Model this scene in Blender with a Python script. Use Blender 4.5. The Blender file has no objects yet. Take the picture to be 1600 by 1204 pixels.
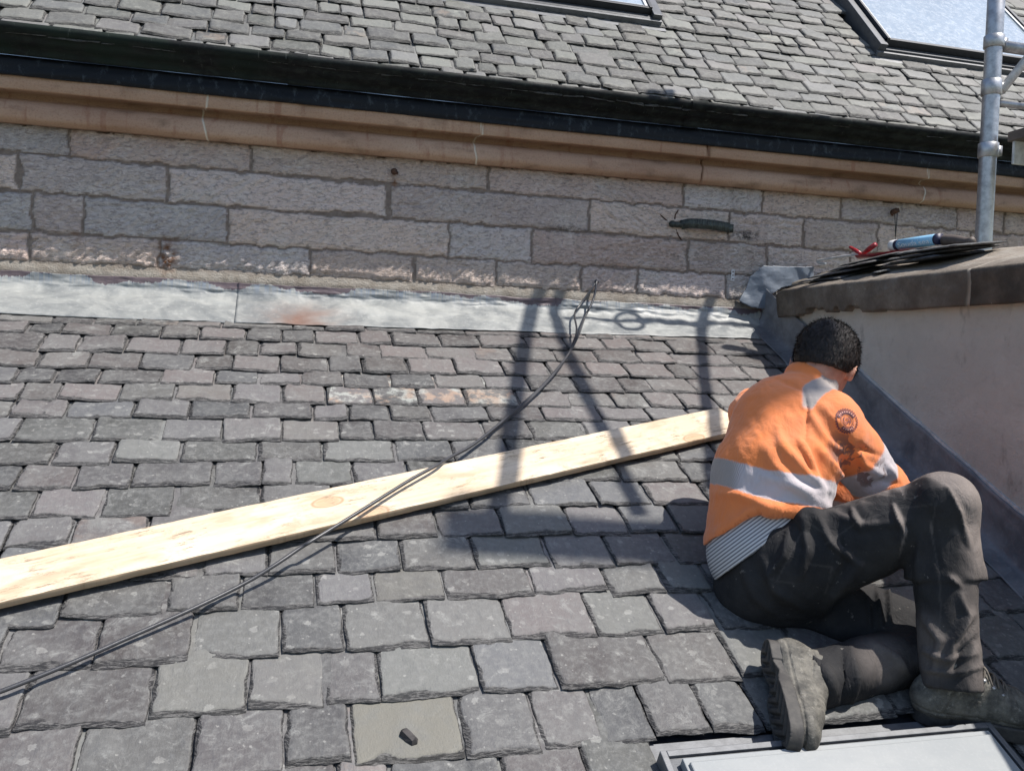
import bpy, math, random
import numpy as np
from mathutils import Vector, Matrix

# ------------------------------------------------------------------ camera
scene = bpy.context.scene
F = 1380.0                                   # focal length in pixels of a 1600 px wide picture
def nrm(v):
    v = np.array(v, float); return v / np.linalg.norm(v)
AX = nrm((5245, 128, F)); _b = -62.0; _a = -(F*F + 128*_b) / 5245
AY = nrm((_a, _b, F)); AZ = np.cross(AX, AY)
cam_data = bpy.data.cameras.new('camera'); cam = bpy.data.objects.new('camera', cam_data)
scene.collection.objects.link(cam)
cam_data.sensor_width = 36; cam_data.lens = 36 * F / 1600; cam_data.clip_start = 0.05; cam_data.clip_end = 500
_m = Matrix(((AX[0], -AX[1], -AX[2], 0), (AY[0], -AY[1], -AY[2], 0), (AZ[0], -AZ[1], -AZ[2], 0), (0, 0, 0, 1)))
cam.matrix_world = _m
scene.camera = cam
scene.render.resolution_x = 1024; scene.render.resolution_y = 770

# ------------------------------------------------------------------ light
SUN = nrm((0.50, -0.262, 1.0))                # towards the sun
w = bpy.data.worlds.new('World'); scene.world = w; w.use_nodes = True
wn = w.node_tree; wn.nodes.clear()
sky = wn.nodes.new('ShaderNodeTexSky'); sky.sky_type = 'NISHITA'; sky.sun_disc = False
sky.sun_elevation = math.asin(SUN[2]); sky.sun_rotation = math.atan2(SUN[0], SUN[1])
bg = wn.nodes.new('ShaderNodeBackground'); bg.inputs[1].default_value = 0.118
wo = wn.nodes.new('ShaderNodeOutputWorld')
wn.links.new(sky.outputs[0], bg.inputs[0]); wn.links.new(bg.outputs[0], wo.inputs[0])
sd = bpy.data.lights.new('sun', 'SUN'); sd.energy = 4.4; sd.angle = math.radians(0.5); sd.color = (1.0, 0.95, 0.88)
so = bpy.data.objects.new('sun', sd); scene.collection.objects.link(so)
so.rotation_euler = Vector(SUN).to_track_quat('Z', 'Y').to_euler(); so.location = (3, -3, 8)
vs = scene.view_settings; vs.view_transform = 'Standard'; vs.look = 'None'; vs.gamma = 1; vs.exposure = 0.58

# ------------------------------------------------------------------ geometry helpers
def ray(px, py):
    d = np.array(((px-800)/F, (py-602)/F, 1.0)); return np.array((d@AX, d@AY, d@AZ))
def pd(px, py, depth): return ray(px, py) * depth
def at_y(px, py, y): r = ray(px, py); return r * (y / r[1])
def at_x(px, py, x): r = ray(px, py); return r * (x / r[0])
def at_pl(px, py, p, n): r = ray(px, py); return r * ((p@n) / (r@n))

DW = 3.6                                     # the stone wall stands in the plane y = DW
J0 = at_y(600, 484, DW)                      # where the lower roof meets the wall
PITCH = math.radians(27)
RN = np.array((0, -math.sin(PITCH), math.cos(PITCH)))      # lower roof: normal, upslope
RU = np.array((0, math.cos(PITCH), math.sin(PITCH)))
XS = at_y(1190, 483, DW)[0]                  # side wall plane x = XS
def roof_uv(px, py, h=0.021):
    q = at_pl(px, py, J0 + RN*h, RN); return q[0], (q - J0) @ RU
def roof_pt(u, v, h=0.0): return np.array((u, J0[1], J0[2])) + RU*v + RN*h
def roof_px(px, py, h=0.0):
    return at_pl(px, py, J0 + RN*h, RN)

COL = scene.collection
def link(name, me, m=None, parent=None, smooth=True):
    o = bpy.data.objects.new(name, me); COL.objects.link(o)
    if m is not None:
        for mm in (m if isinstance(m, (list, tuple)) else [m]): me.materials.append(mm)
    if parent is not None:
        o.parent = parent
        if parent.parent is None: o.location = -Vector(parent.location)
    if smooth: me.polygons.foreach_set('use_smooth', [True]*len(me.polygons))
    return o
def tag(o, label, cat, group=None):
    o['label'] = label; o['category'] = cat
    if group: o['group'] = group
    return o
def thing(name, label, cat, loc=(0, 0, 0), group=None):
    o = bpy.data.objects.new(name, None); COL.objects.link(o); o.location = loc
    o.empty_display_size = 0.05
    return tag(o, label, cat, group)
def mesh_np(name, V, Q, T=None):
    """mesh from vertex array, quad array and optional triangle array"""
    me = bpy.data.meshes.new(name)
    V = np.asarray(V, np.float32); Q = np.asarray(Q, np.int32).reshape(-1, 4)
    nT = 0 if T is None else len(T)
    loops = Q.ravel() if nT == 0 else np.concatenate([Q.ravel(), np.asarray(T, np.int32).ravel()])
    me.vertices.add(len(V)); me.vertices.foreach_set('co', V.ravel())
    me.loops.add(len(loops)); me.loops.foreach_set('vertex_index', loops)
    me.polygons.add(len(Q)+nT)
    st = np.concatenate([np.arange(len(Q))*4, len(Q)*4 + np.arange(nT)*3]).astype(np.int32)
    me.polygons.foreach_set('loop_start', st)
    me.update(calc_edges=True); me.validate()
    return me
def set_attr(me, name, arr):
    arr = np.asarray(arr, np.float32)
    if arr.ndim == 1:
        a = me.attributes.new(name, 'FLOAT', 'POINT'); a.data.foreach_set('value', arr)
    else:
        a = me.attributes.new(name, 'FLOAT_VECTOR', 'POINT'); a.data.foreach_set('vector', arr.ravel())
def grid_quads(nx, ny, off=0):
    i = np.arange(nx-1); j = np.arange(ny-1); I, Jj = np.meshgrid(i, j)
    a = (Jj*nx + I).ravel() + off
    return np.stack([a, a+1, a+nx+1, a+nx], 1)

def _hash(ix, iy, seed):
    h = (ix.astype(np.int64)*374761393 + iy.astype(np.int64)*668265263 + seed*1442695041) & 0xFFFFFFFF
    h = ((h ^ (h >> 13)) * 1274126177) & 0xFFFFFFFF
    return ((h ^ (h >> 16)) & 0xFFFF) / 65535.0
def vn(x, y, seed=0):
    x = np.asarray(x, float); y = np.asarray(y, float)
    ix = np.floor(x); iy = np.floor(y); fx = x-ix; fy = y-iy
    fx = fx*fx*(3-2*fx); fy = fy*fy*(3-2*fy)
    a = _hash(ix, iy, seed); b = _hash(ix+1, iy, seed); c = _hash(ix, iy+1, seed); d = _hash(ix+1, iy+1, seed)
    return (a*(1-fx)+b*fx)*(1-fy) + (c*(1-fx)+d*fx)*fy
def fbm(x, y, seed=0, oct=3):
    s = 0; a = 1; t = 0
    for k in range(oct):
        s = s + a*vn(x*2**k, y*2**k, seed+k*17); t += a; a *= 0.5
    return s/t
def sstep(a, b, x):
    t = np.clip((x-a)/(b-a), 0, 1); return t*t*(3-2*t)

class MB:
    """collects boxes, prisms and tubes into one mesh"""
    def __init__(s): s.v = []; s.f = []
    def add(s, vs, fs):
        n = len(s.v); s.v += [tuple(map(float, p)) for p in vs]; s.f += [tuple(i+n for i in f) for f in fs]; return s
    def hexa(s, p):          # 8 points: bottom 4 ccw, top 4 ccw
        return s.add(p, [(3,2,1,0), (4,5,6,7), (0,1,5,4), (1,2,6,5), (2,3,7,6), (3,0,4,7)])
    def box(s, c, ax, ay, az):  # centre and half axes
        c, ax, ay, az = map(np.array, (c, ax, ay, az))
        P = [c-ax-ay-az, c+ax-ay-az, c+ax+ay-az, c-ax+ay-az, c-ax-ay+az, c+ax-ay+az, c+ax+ay+az, c-ax+ay+az]
        return s.hexa(P)
    def tube(s, pts, r, n=12, caps=True):
        pts = [np.array(p, float) for p in pts]; rr = r if isinstance(r, (list, tuple)) else [r]*len(pts)
        t0 = nrm(pts[1]-pts[0]); up = np.array((0, 0, 1.)) if abs(t0[2]) < .9 else np.array((1., 0, 0))
        nx = nrm(np.cross(up, t0)); rings = []
        for i, p in enumerate(pts):
            t = nrm(pts[min(i+1, len(pts)-1)] - pts[max(i-1, 0)])
            nx = nrm(nx - t*(nx@t)); ny = np.cross(t, nx)
            rings.append([p + rr[i]*(math.cos(a)*nx + math.sin(a)*ny) for a in np.arange(n)*2*math.pi/n])
        vs = [q for rg in rings for q in rg]; fs = []
        for i in range(len(pts)-1):
            for k in range(n):
                fs.append((i*n+k, i*n+(k+1) % n, (i+1)*n+(k+1) % n, (i+1)*n+k))
        if caps: fs.append(tuple(range(n-1, -1, -1))); fs.append(tuple((len(pts)-1)*n+k for k in range(n)))
        return s.add(vs, fs)
    def build(s, name, m=None, parent=None, smooth=False, bevel=0, seg=2):
        me = bpy.data.meshes.new(name); me.from_pydata(s.v, [], s.f); me.update()
        o = link(name, me, m, parent, smooth)
        if bevel:
            b = o.modifiers.new('bevel', 'BEVEL'); b.width = bevel; b.segments = seg; b.limit_method = 'ANGLE'
        return o
def catmull(pts, n=8):
    P = [np.array(p, float) for p in pts]; P = [2*P[0]-P[1]] + P + [2*P[-1]-P[-2]]; out = []
    for i in range(1, len(P)-2):
        for k in range(n):
            t = k/n; a, b, c, d = P[i-1:i+3]
            out.append(0.5*((2*b) + (c-a)*t + (2*a-5*b+4*c-d)*t*t + (3*b-3*c+d-a)*t**3))
    out.append(P[-2]); return out
def noise_edge(o, amt, scale, seed=0):
    """roughen a mesh a little along x/z noise"""
    for v in o.data.vertices:
        n = fbm(np.array([v.co.x*scale+v.co.z*scale*.7]), np.array([v.co.y*scale-v.co.z*scale*.5]), seed)[0]-.5
        v.co += v.normal*n*amt

# ------------------------------------------------------------------ material helpers
class NT:
    def __init__(s, name):
        s.m = bpy.data.materials.new(name); s.m.use_nodes = True; s.t = s.m.node_tree; s.t.nodes.clear()
        s.out = s.t.nodes.new('ShaderNodeOutputMaterial'); s.b = s.t.nodes.new('ShaderNodeBsdfPrincipled')
        s.t.links.new(s.b.outputs[0], s.out.inputs[0]); s.tc = s.t.nodes.new('ShaderNodeTexCoord')
        s.pos = s.tc.outputs['Object']
    def _set(s, sock, v):
        if isinstance(v, bpy.types.NodeSocket): s.t.links.new(v, sock)
        elif v is not None:
            if isinstance(v, (tuple, list)) and len(v) == 3 and sock.type == 'RGBA': v = (*v, 1)
            sock.default_value = v
    def put(s, name, v): s._set(s.b.inputs[name], v); return s
    def attr(s, name, out='Fac'):
        n = s.t.nodes.new('ShaderNodeAttribute'); n.attribute_name = name; return n.outputs[out]
    def sep(s, v):
        n = s.t.nodes.new('ShaderNodeSeparateXYZ'); s._set(n.inputs[0], v); return n.outputs
    def comb(s, x, y, z):
        n = s.t.nodes.new('ShaderNodeCombineXYZ')
        for i, v in enumerate((x, y, z)): s._set(n.inputs[i], v)
        return n.outputs[0]
    def map(s, v=None, scale=(1, 1, 1), rot=(0, 0, 0), loc=(0, 0, 0)):
        n = s.t.nodes.new('ShaderNodeMapping'); s._set(n.inputs[0], v if v is not None else s.pos)
        n.inputs['Scale'].default_value = scale; n.inputs['Rotation'].default_value = rot; n.inputs['Location'].default_value = loc
        return n.outputs[0]
    def noise(s, v=None, scale=5, detail=4, rough=0.55, dist=0, out='Fac'):
        n = s.t.nodes.new('ShaderNodeTexNoise'); s._set(n.inputs['Vector'], v if v is not None else s.pos)
        n.inputs['Scale'].default_value = scale; n.inputs['Detail'].default_value = detail
        n.inputs['Roughness'].default_value = rough; n.inputs['Distortion'].default_value = dist
        return n.outputs[out]
    def voro(s, v=None, scale=5, out='Distance', feature='F1', rnd=1, dim='3D'):
        n = s.t.nodes.new('ShaderNodeTexVoronoi'); n.feature = feature; n.voronoi_dimensions = dim; s._set(n.inputs['Vector'], v if v is not None else s.pos)
        n.inputs['Scale'].default_value = scale; n.inputs['Randomness'].default_value = rnd; return n.outputs[out]
    def wave(s, v=None, scale=5, dist=0, detail=2, dscale=1, direction='X', prof='SIN'):
        n = s.t.nodes.new('ShaderNodeTexWave'); s._set(n.inputs['Vector'], v if v is not None else s.pos)
        n.bands_direction = direction; n.wave_profile = prof
        n.inputs['Scale'].default_value = scale; n.inputs['Distortion'].default_value = dist
        n.inputs['Detail'].default_value = detail; n.inputs['Detail Scale'].default_value = dscale
        return n.outputs['Fac']
    def math(s, op, a, b=0.5, clamp=False):
        n = s.t.nodes.new('ShaderNodeMath'); n.operation = op; n.use_clamp = clamp
        s._set(n.inputs[0], a); s._set(n.inputs[1], b); return n.outputs[0]
    def rng(s, v, a, b, c=0, d=1):
        n = s.t.nodes.new('ShaderNodeMapRange'); n.interpolation_type = 'SMOOTHSTEP'
        for i, q in enumerate((v, a, b, c, d)): s._set(n.inputs[i], q)
        return n.outputs[0]
    def ramp(s, f, stops):
        n = s.t.nodes.new('ShaderNodeValToRGB'); s._set(n.inputs[0], f); e = n.color_ramp.elements
        while len(e) < len(stops): e.new(0.5)
        for k, (p, c) in enumerate(stops):
            e[k].position = p; e[k].color = (*c, 1) if len(c) == 3 else c
        return n.outputs[0]
    def mix(s, f, a, b, mode='MIX'):
        n = s.t.nodes.new('ShaderNodeMix'); n.data_type = 'RGBA'; n.blend_type = mode
        s._set(n.inputs[0], f); s._set(n.inputs[6], a); s._set(n.inputs[7], b); return n.outputs[2]
    def hsv(s, c, h=0.5, sat=1, val=1):
        n = s.t.nodes.new('ShaderNodeHueSaturation')
        s._set(n.inputs['Hue'], h); s._set(n.inputs['Saturation'], sat); s._set(n.inputs['Value'], val); s._set(n.inputs['Color'], c)
        return n.outputs[0]
    def bump(s, h, strength=0.3, dist=0.01, normal=None):
        n = s.t.nodes.new('ShaderNodeBump'); s._set(n.inputs['Height'], h)
        n.inputs['Strength'].default_value = strength; n.inputs['Distance'].default_value = dist
        if normal is not None: s._set(n.inputs['Normal'], normal)
        return n.outputs[0]
    def fin(s, col=None, rough=None, bump=None, metal=None, spec=None):
        if col is not None: s.put('Base Color', col)
        if rough is not None: s.put('Roughness', rough)
        if bump is not None: s.put('Normal', bump)
        if metal is not None: s.put('Metallic', metal)
        if spec is not None: s.put('Specular IOR Level', spec)
        return s.m
# ------------------------------------------------------------------ materials
def m_slate(name, tint=(1, 1, 1), lich=1.0, base=1.0):
    n = NT(name); rnd = n.attr('rnd', 'Vector'); r = n.sep(rnd); uv = n.attr('suv', 'Vector')
    hue = n.ramp(r[0], [(0.0, (.135, .137, .144)), (.3, (.15, .152, .155)), (.55, (.165, .15, .152)), (.8, (.155, .158, .145)), (1.0, (.18, .182, .172))])
    pur = n.attr('purple'); hue = n.mix(pur, hue, (.178, .146, .138))
    val = n.rng(r[1], 0, 1, .34*base, .84*base); c = n.hsv(hue, 0.5, 1.0, val)
    off = n.map(n.pos); n1 = n.noise(off, 9, 6, .65); n2 = n.noise(off, 60, 5, .7); n3 = n.noise(n.map(scale=(1, .25, .25)), 120, 3, .6)
    c = n.mix(n.rng(n1, .3, .7), c, n.mix(.45, c, (.15, .15, .145)), 'MIX')
    c = n.mix(n.math('MULTIPLY', n.rng(n2, .42, .72), .5), c, (.20, .20, .19))
    c = n.mix(n.math('MULTIPLY', n.rng(n3, .5, .75), .3), c, (.07, .072, .078))
    # soft pale blooms and small crisp lichens
    bl = n.math('MULTIPLY', n.rng(n.noise(off, 17, 7, .8, .6), .54, .70), .75*lich); c = n.mix(bl, c, (.25, .25, .235))
    vd = n.voro(n.map(scale=(1, 1.25, 1.25)), 26); wob = n.math('ADD', vd, n.math('MULTIPLY', n.math('SUBTRACT', n.noise(off, 70, 4, .7), .5), .95))
    vr = n.sep(n.voro(n.map(scale=(1, 1.25, 1.25)), 26, 'Color'))
    spot = n.math('MULTIPLY', n.rng(wob, .30, .24), n.rng(vr[0], .76, .78)); c = n.mix(n.math('MULTIPLY', n.math('MULTIPLY', spot, n.rng(n1, .35, .6, .1, 1)), .38*lich), c, (.36, .355, .33))
    vd2 = n.voro(n.pos, 80); vr2 = n.sep(n.voro(n.pos, 80, 'Color'))
    sp2 = n.math('MULTIPLY', n.rng(n.math('ADD', vd2, n.math('MULTIPLY', n.math('SUBTRACT', n.noise(off, 200, 3, .7), .5), .9)), .28, .16), n.rng(vr2[0], .90, .92)); c = n.mix(n.math('MULTIPLY', sp2, .35*lich), c, (.40, .39, .36))
    # special patches (orange or whitish lichen)
    pt = n.attr('patch'); pm = n.rng(n.noise(n.pos, 20, 5, .7), .44, .56); pc = n.mix(n.rng(n.noise(n.pos, 9, 2), .42, .58), (.50, .33, .22), (.50, .52, .47))
    c = n.mix(n.math('MULTIPLY', n.math('MULTIPLY', pm, pt), .45), c, pc)
    ms = n.attr('mossy'); c = n.mix(n.math('MULTIPLY', ms, n.rng(n.noise(n.pos, 25, 5), .25, .6, .5, 1)), c, (.155, .148, .125))
    ed = n.attr('edge'); strat = n.noise(n.map(scale=(1, 1, 9)), 45, 4, .75)
    ed2 = n.rng(n.math('ADD', ed, n.math('MULTIPLY', n.math('SUBTRACT', strat, .5), 1.5)), .40, .60); c = n.mix(n.math('MULTIPLY', ed2, .85), c, n.mix(n.rng(strat, .46, .60), (.010, .010, .012), (.13, .125, .12)))
    c = n.mix(1.0, c, tint, 'MULTIPLY')
    hgt = n.math('ADD', n.math('MULTIPLY', n2, .5), n.math('ADD', n.math('MULTIPLY', n1, .8), n.math('MULTIPLY', n.math('MULTIPLY', strat, ed), 2.2)))
    b = n.bump(hgt, .7, .004, n.bump(n.noise(n.map(scale=(1, .4, .4)), 260, 3, .7), .6, .0016))
    return n.fin(c, n.rng(n1, .2, .8, .5, .78), b, spec=.42)
M = {}
M['slate'] = m_slate('slate', (1, 1, 1.01), 1.0, 1.0)
M['slate_up'] = m_slate('slate_upper', (1.0, 1.0, .96), .5, 1.28)

def m_stone():
    n = NT('droved_sandstone'); r = n.sep(n.attr('rnd', 'Vector')); jm = n.attr('joint')
    c = n.ramp(r[0], [(0, (.68, .54, .46)), (.35, (.76, .62, .53)), (.65, (.70, .58, .53)), (.85, (.60, .56, .54)), (1, (.76, .56, .47))])
    c = n.hsv(c, .5, 1.0, n.rng(r[1], 0, 1, .82, 1.12))
    n1 = n.noise(None, 6, 5, .6); n2 = n.noise(n.map(scale=(1, 1, 2.2), rot=(0, .6, 0)), 50, 5, .7)
    c = n.mix(n.math('MULTIPLY', n.rng(n1, .45, .75), .6), c, (.72, .66, .60))
    c = n.mix(n.math('MULTIPLY', n.rng(n2, .50, .75), .35), c, (.20, .17, .165))
    c = n.mix(n.math('MULTIPLY', n.rng(n.noise(n.map(scale=(1, 1, 6)), 14, 4, .7), .60, .7), .35), c, (.24, .18, .17))
    mort = n.mix(n.rng(n.noise(None, 35, 5), .3, .7), (.19, .15, .125), (.27, .22, .185))
    pale = n.attr('pale'); mort = n.mix(pale, mort, n.mix(n.rng(n.noise(None, 20, 5), .35, .65), (.24, .21, .175), (.33, .30, .26)))
    c = n.mix(jm, c, mort)
    ru = n.attr('rust'); c = n.mix(n.math('MULTIPLY', ru, n.rng(n.noise(None, 30, 4), .3, .6)), c, (.20, .085, .035))
    dk = n.attr('soot'); c = n.mix(n.math('MULTIPLY', dk, n.rng(n.noise(None, 40, 5, .7), .38, .6)), c, (.045, .04, .035))
    h = n.math('ADD', n.noise(None, 160, 5, .7), n.math('MULTIPLY', n2, 1.2))
    tl = n.noise(n.map(scale=(1, 1, 2.6), rot=(0, .75, 0)), 42, 5, .65, .8); pit = n.math('MULTIPLY', n.math('MULTIPLY', n.rng(tl, .50, .62), n.math('SUBTRACT', 1.0, jm)), .62); c = n.mix(pit, c, (.30, .255, .24)); hi_ = n.math('MULTIPLY', n.math('MULTIPLY', n.rng(tl, .46, .36), n.math('SUBTRACT', 1.0, jm)), .4); c = n.mix(hi_, c, (.78, .72, .68)); return n.fin(c, .9, n.bump(n.math('ADD', h, n.math('MULTIPLY', n.math('MULTIPLY', tl, n.math('SUBTRACT', 1.0, jm)), 3.0)), .9, .007), spec=.2)  # tool-mark relief painted into the colour: sooty shaded pits, lightened highs
M['stone'] = m_stone()
def m_cornice():
    n = NT('cornice_sandstone'); n1 = n.noise(n.map(scale=(.35, 1, 1)), 5, 5, .6); n2 = n.noise(None, 140, 4, .7)
    c = n.ramp(n1, [(.25, (.33, .20, .135)), (.5, (.42, .275, .19)), (.75, (.48, .335, .24))])
    c = n.mix(n.math('MULTIPLY', n.rng(n2, .48, .66), .4), c, (.25, .14, .09)); c = n.mix(n.math('MULTIPLY', n.rng(n.noise(n.map(scale=(.6, 1, 1.4)), 11, 6, .75), .55, .68), .45), c, (.22, .135, .095))
    c = n.mix(n.math('MULTIPLY', n.rng(n.noise(n.map(scale=(3, 1, .4)), 7, 4), .58, .7), .5), c, (.25, .11, .07))
    r = n.attr('darken'); c = n.mix(r, c, n.mix(n.rng(n.noise(None, 60, 4), .35, .65), (.10, .06, .04), (.2, .13, .085)))
    pm = n.attr('pale'); c = n.mix(pm, c, (.62, .55, .45))
    return n.fin(c, .88, n.bump(n.noise(None, 60, 6, .75), .5, .006), spec=.15)
M['cornice'] = m_cornice()
def m_gutter():
    n = NT('black_gutter_paint'); v = n.sep(n.attr('prof', 'Vector'))
    g = n.rng(n.noise(n.map(scale=(1, 1, 2)), 22, 6, .75, .4), .45, .62)
    c = n.mix(g, (.006, .007, .008), (.016, .020, .018))
    left = n.rng(n.sep(n.pos)[0], .6, -.8); c = n.mix(n.math('MULTIPLY', left, n.rng(n.noise(None, 6, 4), .35, .6)), c, (.012, .020, .016))
    c = n.mix(n.math('MULTIPLY', n.rng(n.noise(n.map(scale=(6, 1, 1)), 14, 5, .75), .62, .70), .55), c, (.11, .12, .11))
    return n.fin(c, n.rng(n.noise(None, 12, 4), .3, .7, .45, .8), n.bump(n.noise(None, 70, 4, .7), .3, .003), spec=.18)
M['gutter'] = m_gutter()
def m_wallhead():
    n = NT('bitumen_painted_lead'); c = n.mix(n.rng(n.noise(n.map(scale=(2, 1, 1)), 14, 6, .75), .52, .68), (.008, .010, .014), (.045, .055, .065))
    return n.fin(c, .55, n.bump(n.noise(None, 40, 4, .6), .4, .005), spec=.2)
M['wallhead'] = m_wallhead()
def m_lead(name, base=(.36, .37, .38), dark=(.20, .22, .25), drips=False):
    n = NT(name); n1 = n.noise(n.map(scale=(.7, 1, 1)), 7, 6, .65, .6); n2 = n.noise(None, 60, 5, .7)
    c = n.mix(n.rng(n1, .3, .7), dark, base); c = n.mix(n.math('MULTIPLY', n.rng(n2, .5, .72), .4), c, tuple(min(1, k*1.35) for k in base))
    rough = .5
    if drips:
        p = n.sep(n.attr('prof', 'Vector'))     # p.y: 0 at the top edge .. 1 at the bottom edge
        st = n.noise(n.map(scale=(1, .02, .02)), 95, 3, .7); st2 = n.noise(n.map(scale=(1, .1, .1)), 3.2, 3, .6)
        reach = n.math('ADD', n.math('MULTIPLY', st, .30), n.math('MULTIPLY', n.rng(st2, .42, .60), .30))
        pur = n.rng(n.math('SUBTRACT', reach, p[1]), .13, .16)
        c = n.mix(n.math('MULTIPLY', n.rng(p[1], .5, .05), n.rng(st, .45, .62)), c, (.17, .20, .24))
        rs = n.attr('rust'); c = n.mix(n.math('MULTIPLY', rs, n.rng(n1, .3, .62, .1, .95)), c, (.16, .085, .062))
        c = n.mix(n.math('MULTIPLY', pur, .9), c, (.085, .055, .062))
        rough = n.rng(n1, .3, .7, .42, .6)
    else: rough = n.rng(n1, .3, .7, .38, .62)
    return n.fin(c, rough, n.bump(n.noise(n.map(scale=(.5, 1, 1)), 22, 4, .6, .8), .45, .008), spec=.5, metal=.0)
M['lead_white'] = m_lead('weathered_lead_flashing', (.32, .325, .31), (.15, .16, .165), True)
M['lead_dark'] = m_lead('dark_lead', (.20, .205, .22), (.095, .10, .115))
M['lead_blue'] = m_lead('lead_dressing', (.15, .175, .21), (.09, .11, .14))
def m_render():
    n = NT('cement_render'); n1 = n.noise(n.map(scale=(1, .7, 1)), 4, 6, .6); n2 = n.noise(None, 70, 6, .7)
    c = n.mix(n.rng(n1, .3, .7), (.50, .465, .42), (.60, .565, .515)); c = n.mix(n.math('MULTIPLY', n.rng(n2, .5, .75), .3), c, (.44, .41, .38))
    c = n.mix(n.math('MULTIPLY', n.rng(n.noise(None, 17, 6, .75, .5), .5, .68), .4), c, (.42, .385, .345)); st = n.rng(n.noise(n.map(scale=(1, 1, .45)), 9, 5, .65), .60, .72); c = n.mix(n.math('MULTIPLY', st, .6), c, (.28, .25, .22))
    return n.fin(c, .93, n.bump(n.noise(n.map(scale=(1, 1, 1.6)), 28, 8, .75), .8, .012), spec=.15)
M['render'] = m_render()
def m_coping():
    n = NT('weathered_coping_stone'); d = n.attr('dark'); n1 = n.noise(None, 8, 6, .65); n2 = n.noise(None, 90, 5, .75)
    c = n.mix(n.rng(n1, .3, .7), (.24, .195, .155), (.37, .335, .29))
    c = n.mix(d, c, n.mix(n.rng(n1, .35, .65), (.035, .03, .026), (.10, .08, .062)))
    c = n.mix(n.math('MULTIPLY', n.rng(n2, .45, .7), .35), c, (.09, .07, .055))
    c = n.mix(n.math('MULTIPLY', n.rng(n.voro(None, 70), .16, .08), n.rng(n1, .55, .6)), c, (.42, .39, .34))
    mo = n.attr('mortar'); c = n.mix(mo, c, (.33, .29, .24))
    return n.fin(c, .9, n.bump(n.math('ADD', n2, n.noise(None, 26, 5, .7)), .7, .006), spec=.25)
M['coping'] = m_coping()
def m_wood():
    n = NT('sawn_softwood'); q = n.attr('suv', 'Vector'); s = n.sep(q)
    g = n.noise(n.map(q, scale=(.5, 26, 1)), 3.2, 4, .6, .6); big = n.noise(n.map(q, scale=(1.5, 6, 1)), 2, 5, .6)
    c = n.mix(n.rng(g, .2, .8), (.56, .43, .29), (.68, .555, .41)); c = n.mix(n.rng(big, .4, .7), c, (.72, .60, .46))
    # knots
    kv = n.map(q, scale=(3.4, 6.5, 0)); vd = n.voro(kv, 1.0, rnd=.8, dim='2D'); vc = n.sep(n.voro(kv, 1.0, 'Color', rnd=.8, dim='2D'))
    on = n.rng(vc[0], .50, .52); k = n.math('MULTIPLY', n.rng(vd, .14, .10), on); ring = n.math('MULTIPLY', n.rng(n.math('ABSOLUTE', n.math('SUBTRACT', vd, .14)), .03, .0), on)
    c = n.mix(n.math('MULTIPLY', k, .6), c, (.46, .27, .14)); c = n.mix(n.math('MULTIPLY', ring, .7), c, (.36, .19, .09))
    di = n.noise(n.map(q, scale=(.45, 2.4, 1)), 30, 7, .8, .1); c = n.mix(n.math('MULTIPLY', n.math('MULTIPLY', n.rng(di, .53, .62), n.rng(n.noise(q, 6, 3), .42, .58, .15, 1)), .85), c, (.17, .12, .08)); c = n.mix(n.math('MULTIPLY', n.rng(n.noise(n.map(q, scale=(1, 1.3, 1)), 9, 7, .8, .3), .52, .66), .5), c, (.33, .25, .18))
    di2 = n.noise(n.map(q, scale=(1, 3, 1)), 5, 4, .6); c = n.mix(n.math('MULTIPLY', n.rng(di2, .50, .66), .6), c, (.40, .29, .19))
    ed = n.attr('edge'); c = n.mix(n.math('MULTIPLY', ed, .75), c, (.33, .235, .15))
    return n.fin(c, .72, n.bump(n.math('ADD', n.math('MULTIPLY', g, .5), n.noise(n.map(q, scale=(4, 60, 1)), 8, 4, .7)), .35, .0015), spec=.3)
M['wood'] = m_wood()
def simple(name, c, rough=.5, metal=0, spec=.5, nz=.3, sc=60, dark=None, bs=.25):
    n = NT(name); f = n.noise(None, sc, 5, .7)
    col = n.mix(n.rng(f, .35, .7), c, dark if dark else tuple(k*(1-nz) for k in c))
    return n.fin(col, rough, n.bump(f, bs, .002), metal, spec)
M['rubber'] = simple('cable_sheath', (.045, .046, .052), .38, nz=.2)
M['galv'] = simple('galvanised_tube', (.50, .50, .51), .42, .75, nz=.35, sc=30, dark=(.30, .30, .31))
M['galv_white'] = simple('painted_steel', (.60, .60, .60), .5, .2, nz=.3, sc=40)
M['iron'] = simple('black_iron', (.03, .035, .032), .5, .4, nz=.5, dark=(.07, .085, .075))
M['rust'] = simple('rusty_iron', (.05, .03, .022), .9, .1, nz=.5, dark=(.12, .055, .03))
M['zinc'] = simple('zinc_strip', (.62, .62, .62), .45, .3, nz=.2)
M['frame_grey'] = simple('roof_window_frame', (.085, .09, .10), .42, .35, nz=.25, sc=25)
M['frame_dark'] = simple('roof_window_dark_frame', (.028, .030, .036), .45, .2, nz=.3, sc=25)
M['frame_mid'] = simple('roof_window_apron', (.155, .16, .17), .5, .3, nz=.3, sc=25)
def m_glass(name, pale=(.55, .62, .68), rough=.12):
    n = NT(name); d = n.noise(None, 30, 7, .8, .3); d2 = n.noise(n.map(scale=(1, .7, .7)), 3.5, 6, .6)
    c = n.mix(n.rng(d2, .35, .65), pale, tuple(min(1, k*1.15) for k in pale)); c = n.mix(n.math('MULTIPLY', n.rng(d, .40, .70), .12), c, (.36, .385, .40))  # pale cloudy colour stands in for reflected sky, with a little dust
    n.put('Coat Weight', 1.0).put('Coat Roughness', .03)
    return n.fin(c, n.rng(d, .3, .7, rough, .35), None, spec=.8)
M['glass'] = m_glass('sky_pale_dusty_glass', (.28, .33, .375))
M['glass_b'] = m_glass('dark_roof_glass', (.30, .36, .42))
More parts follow.
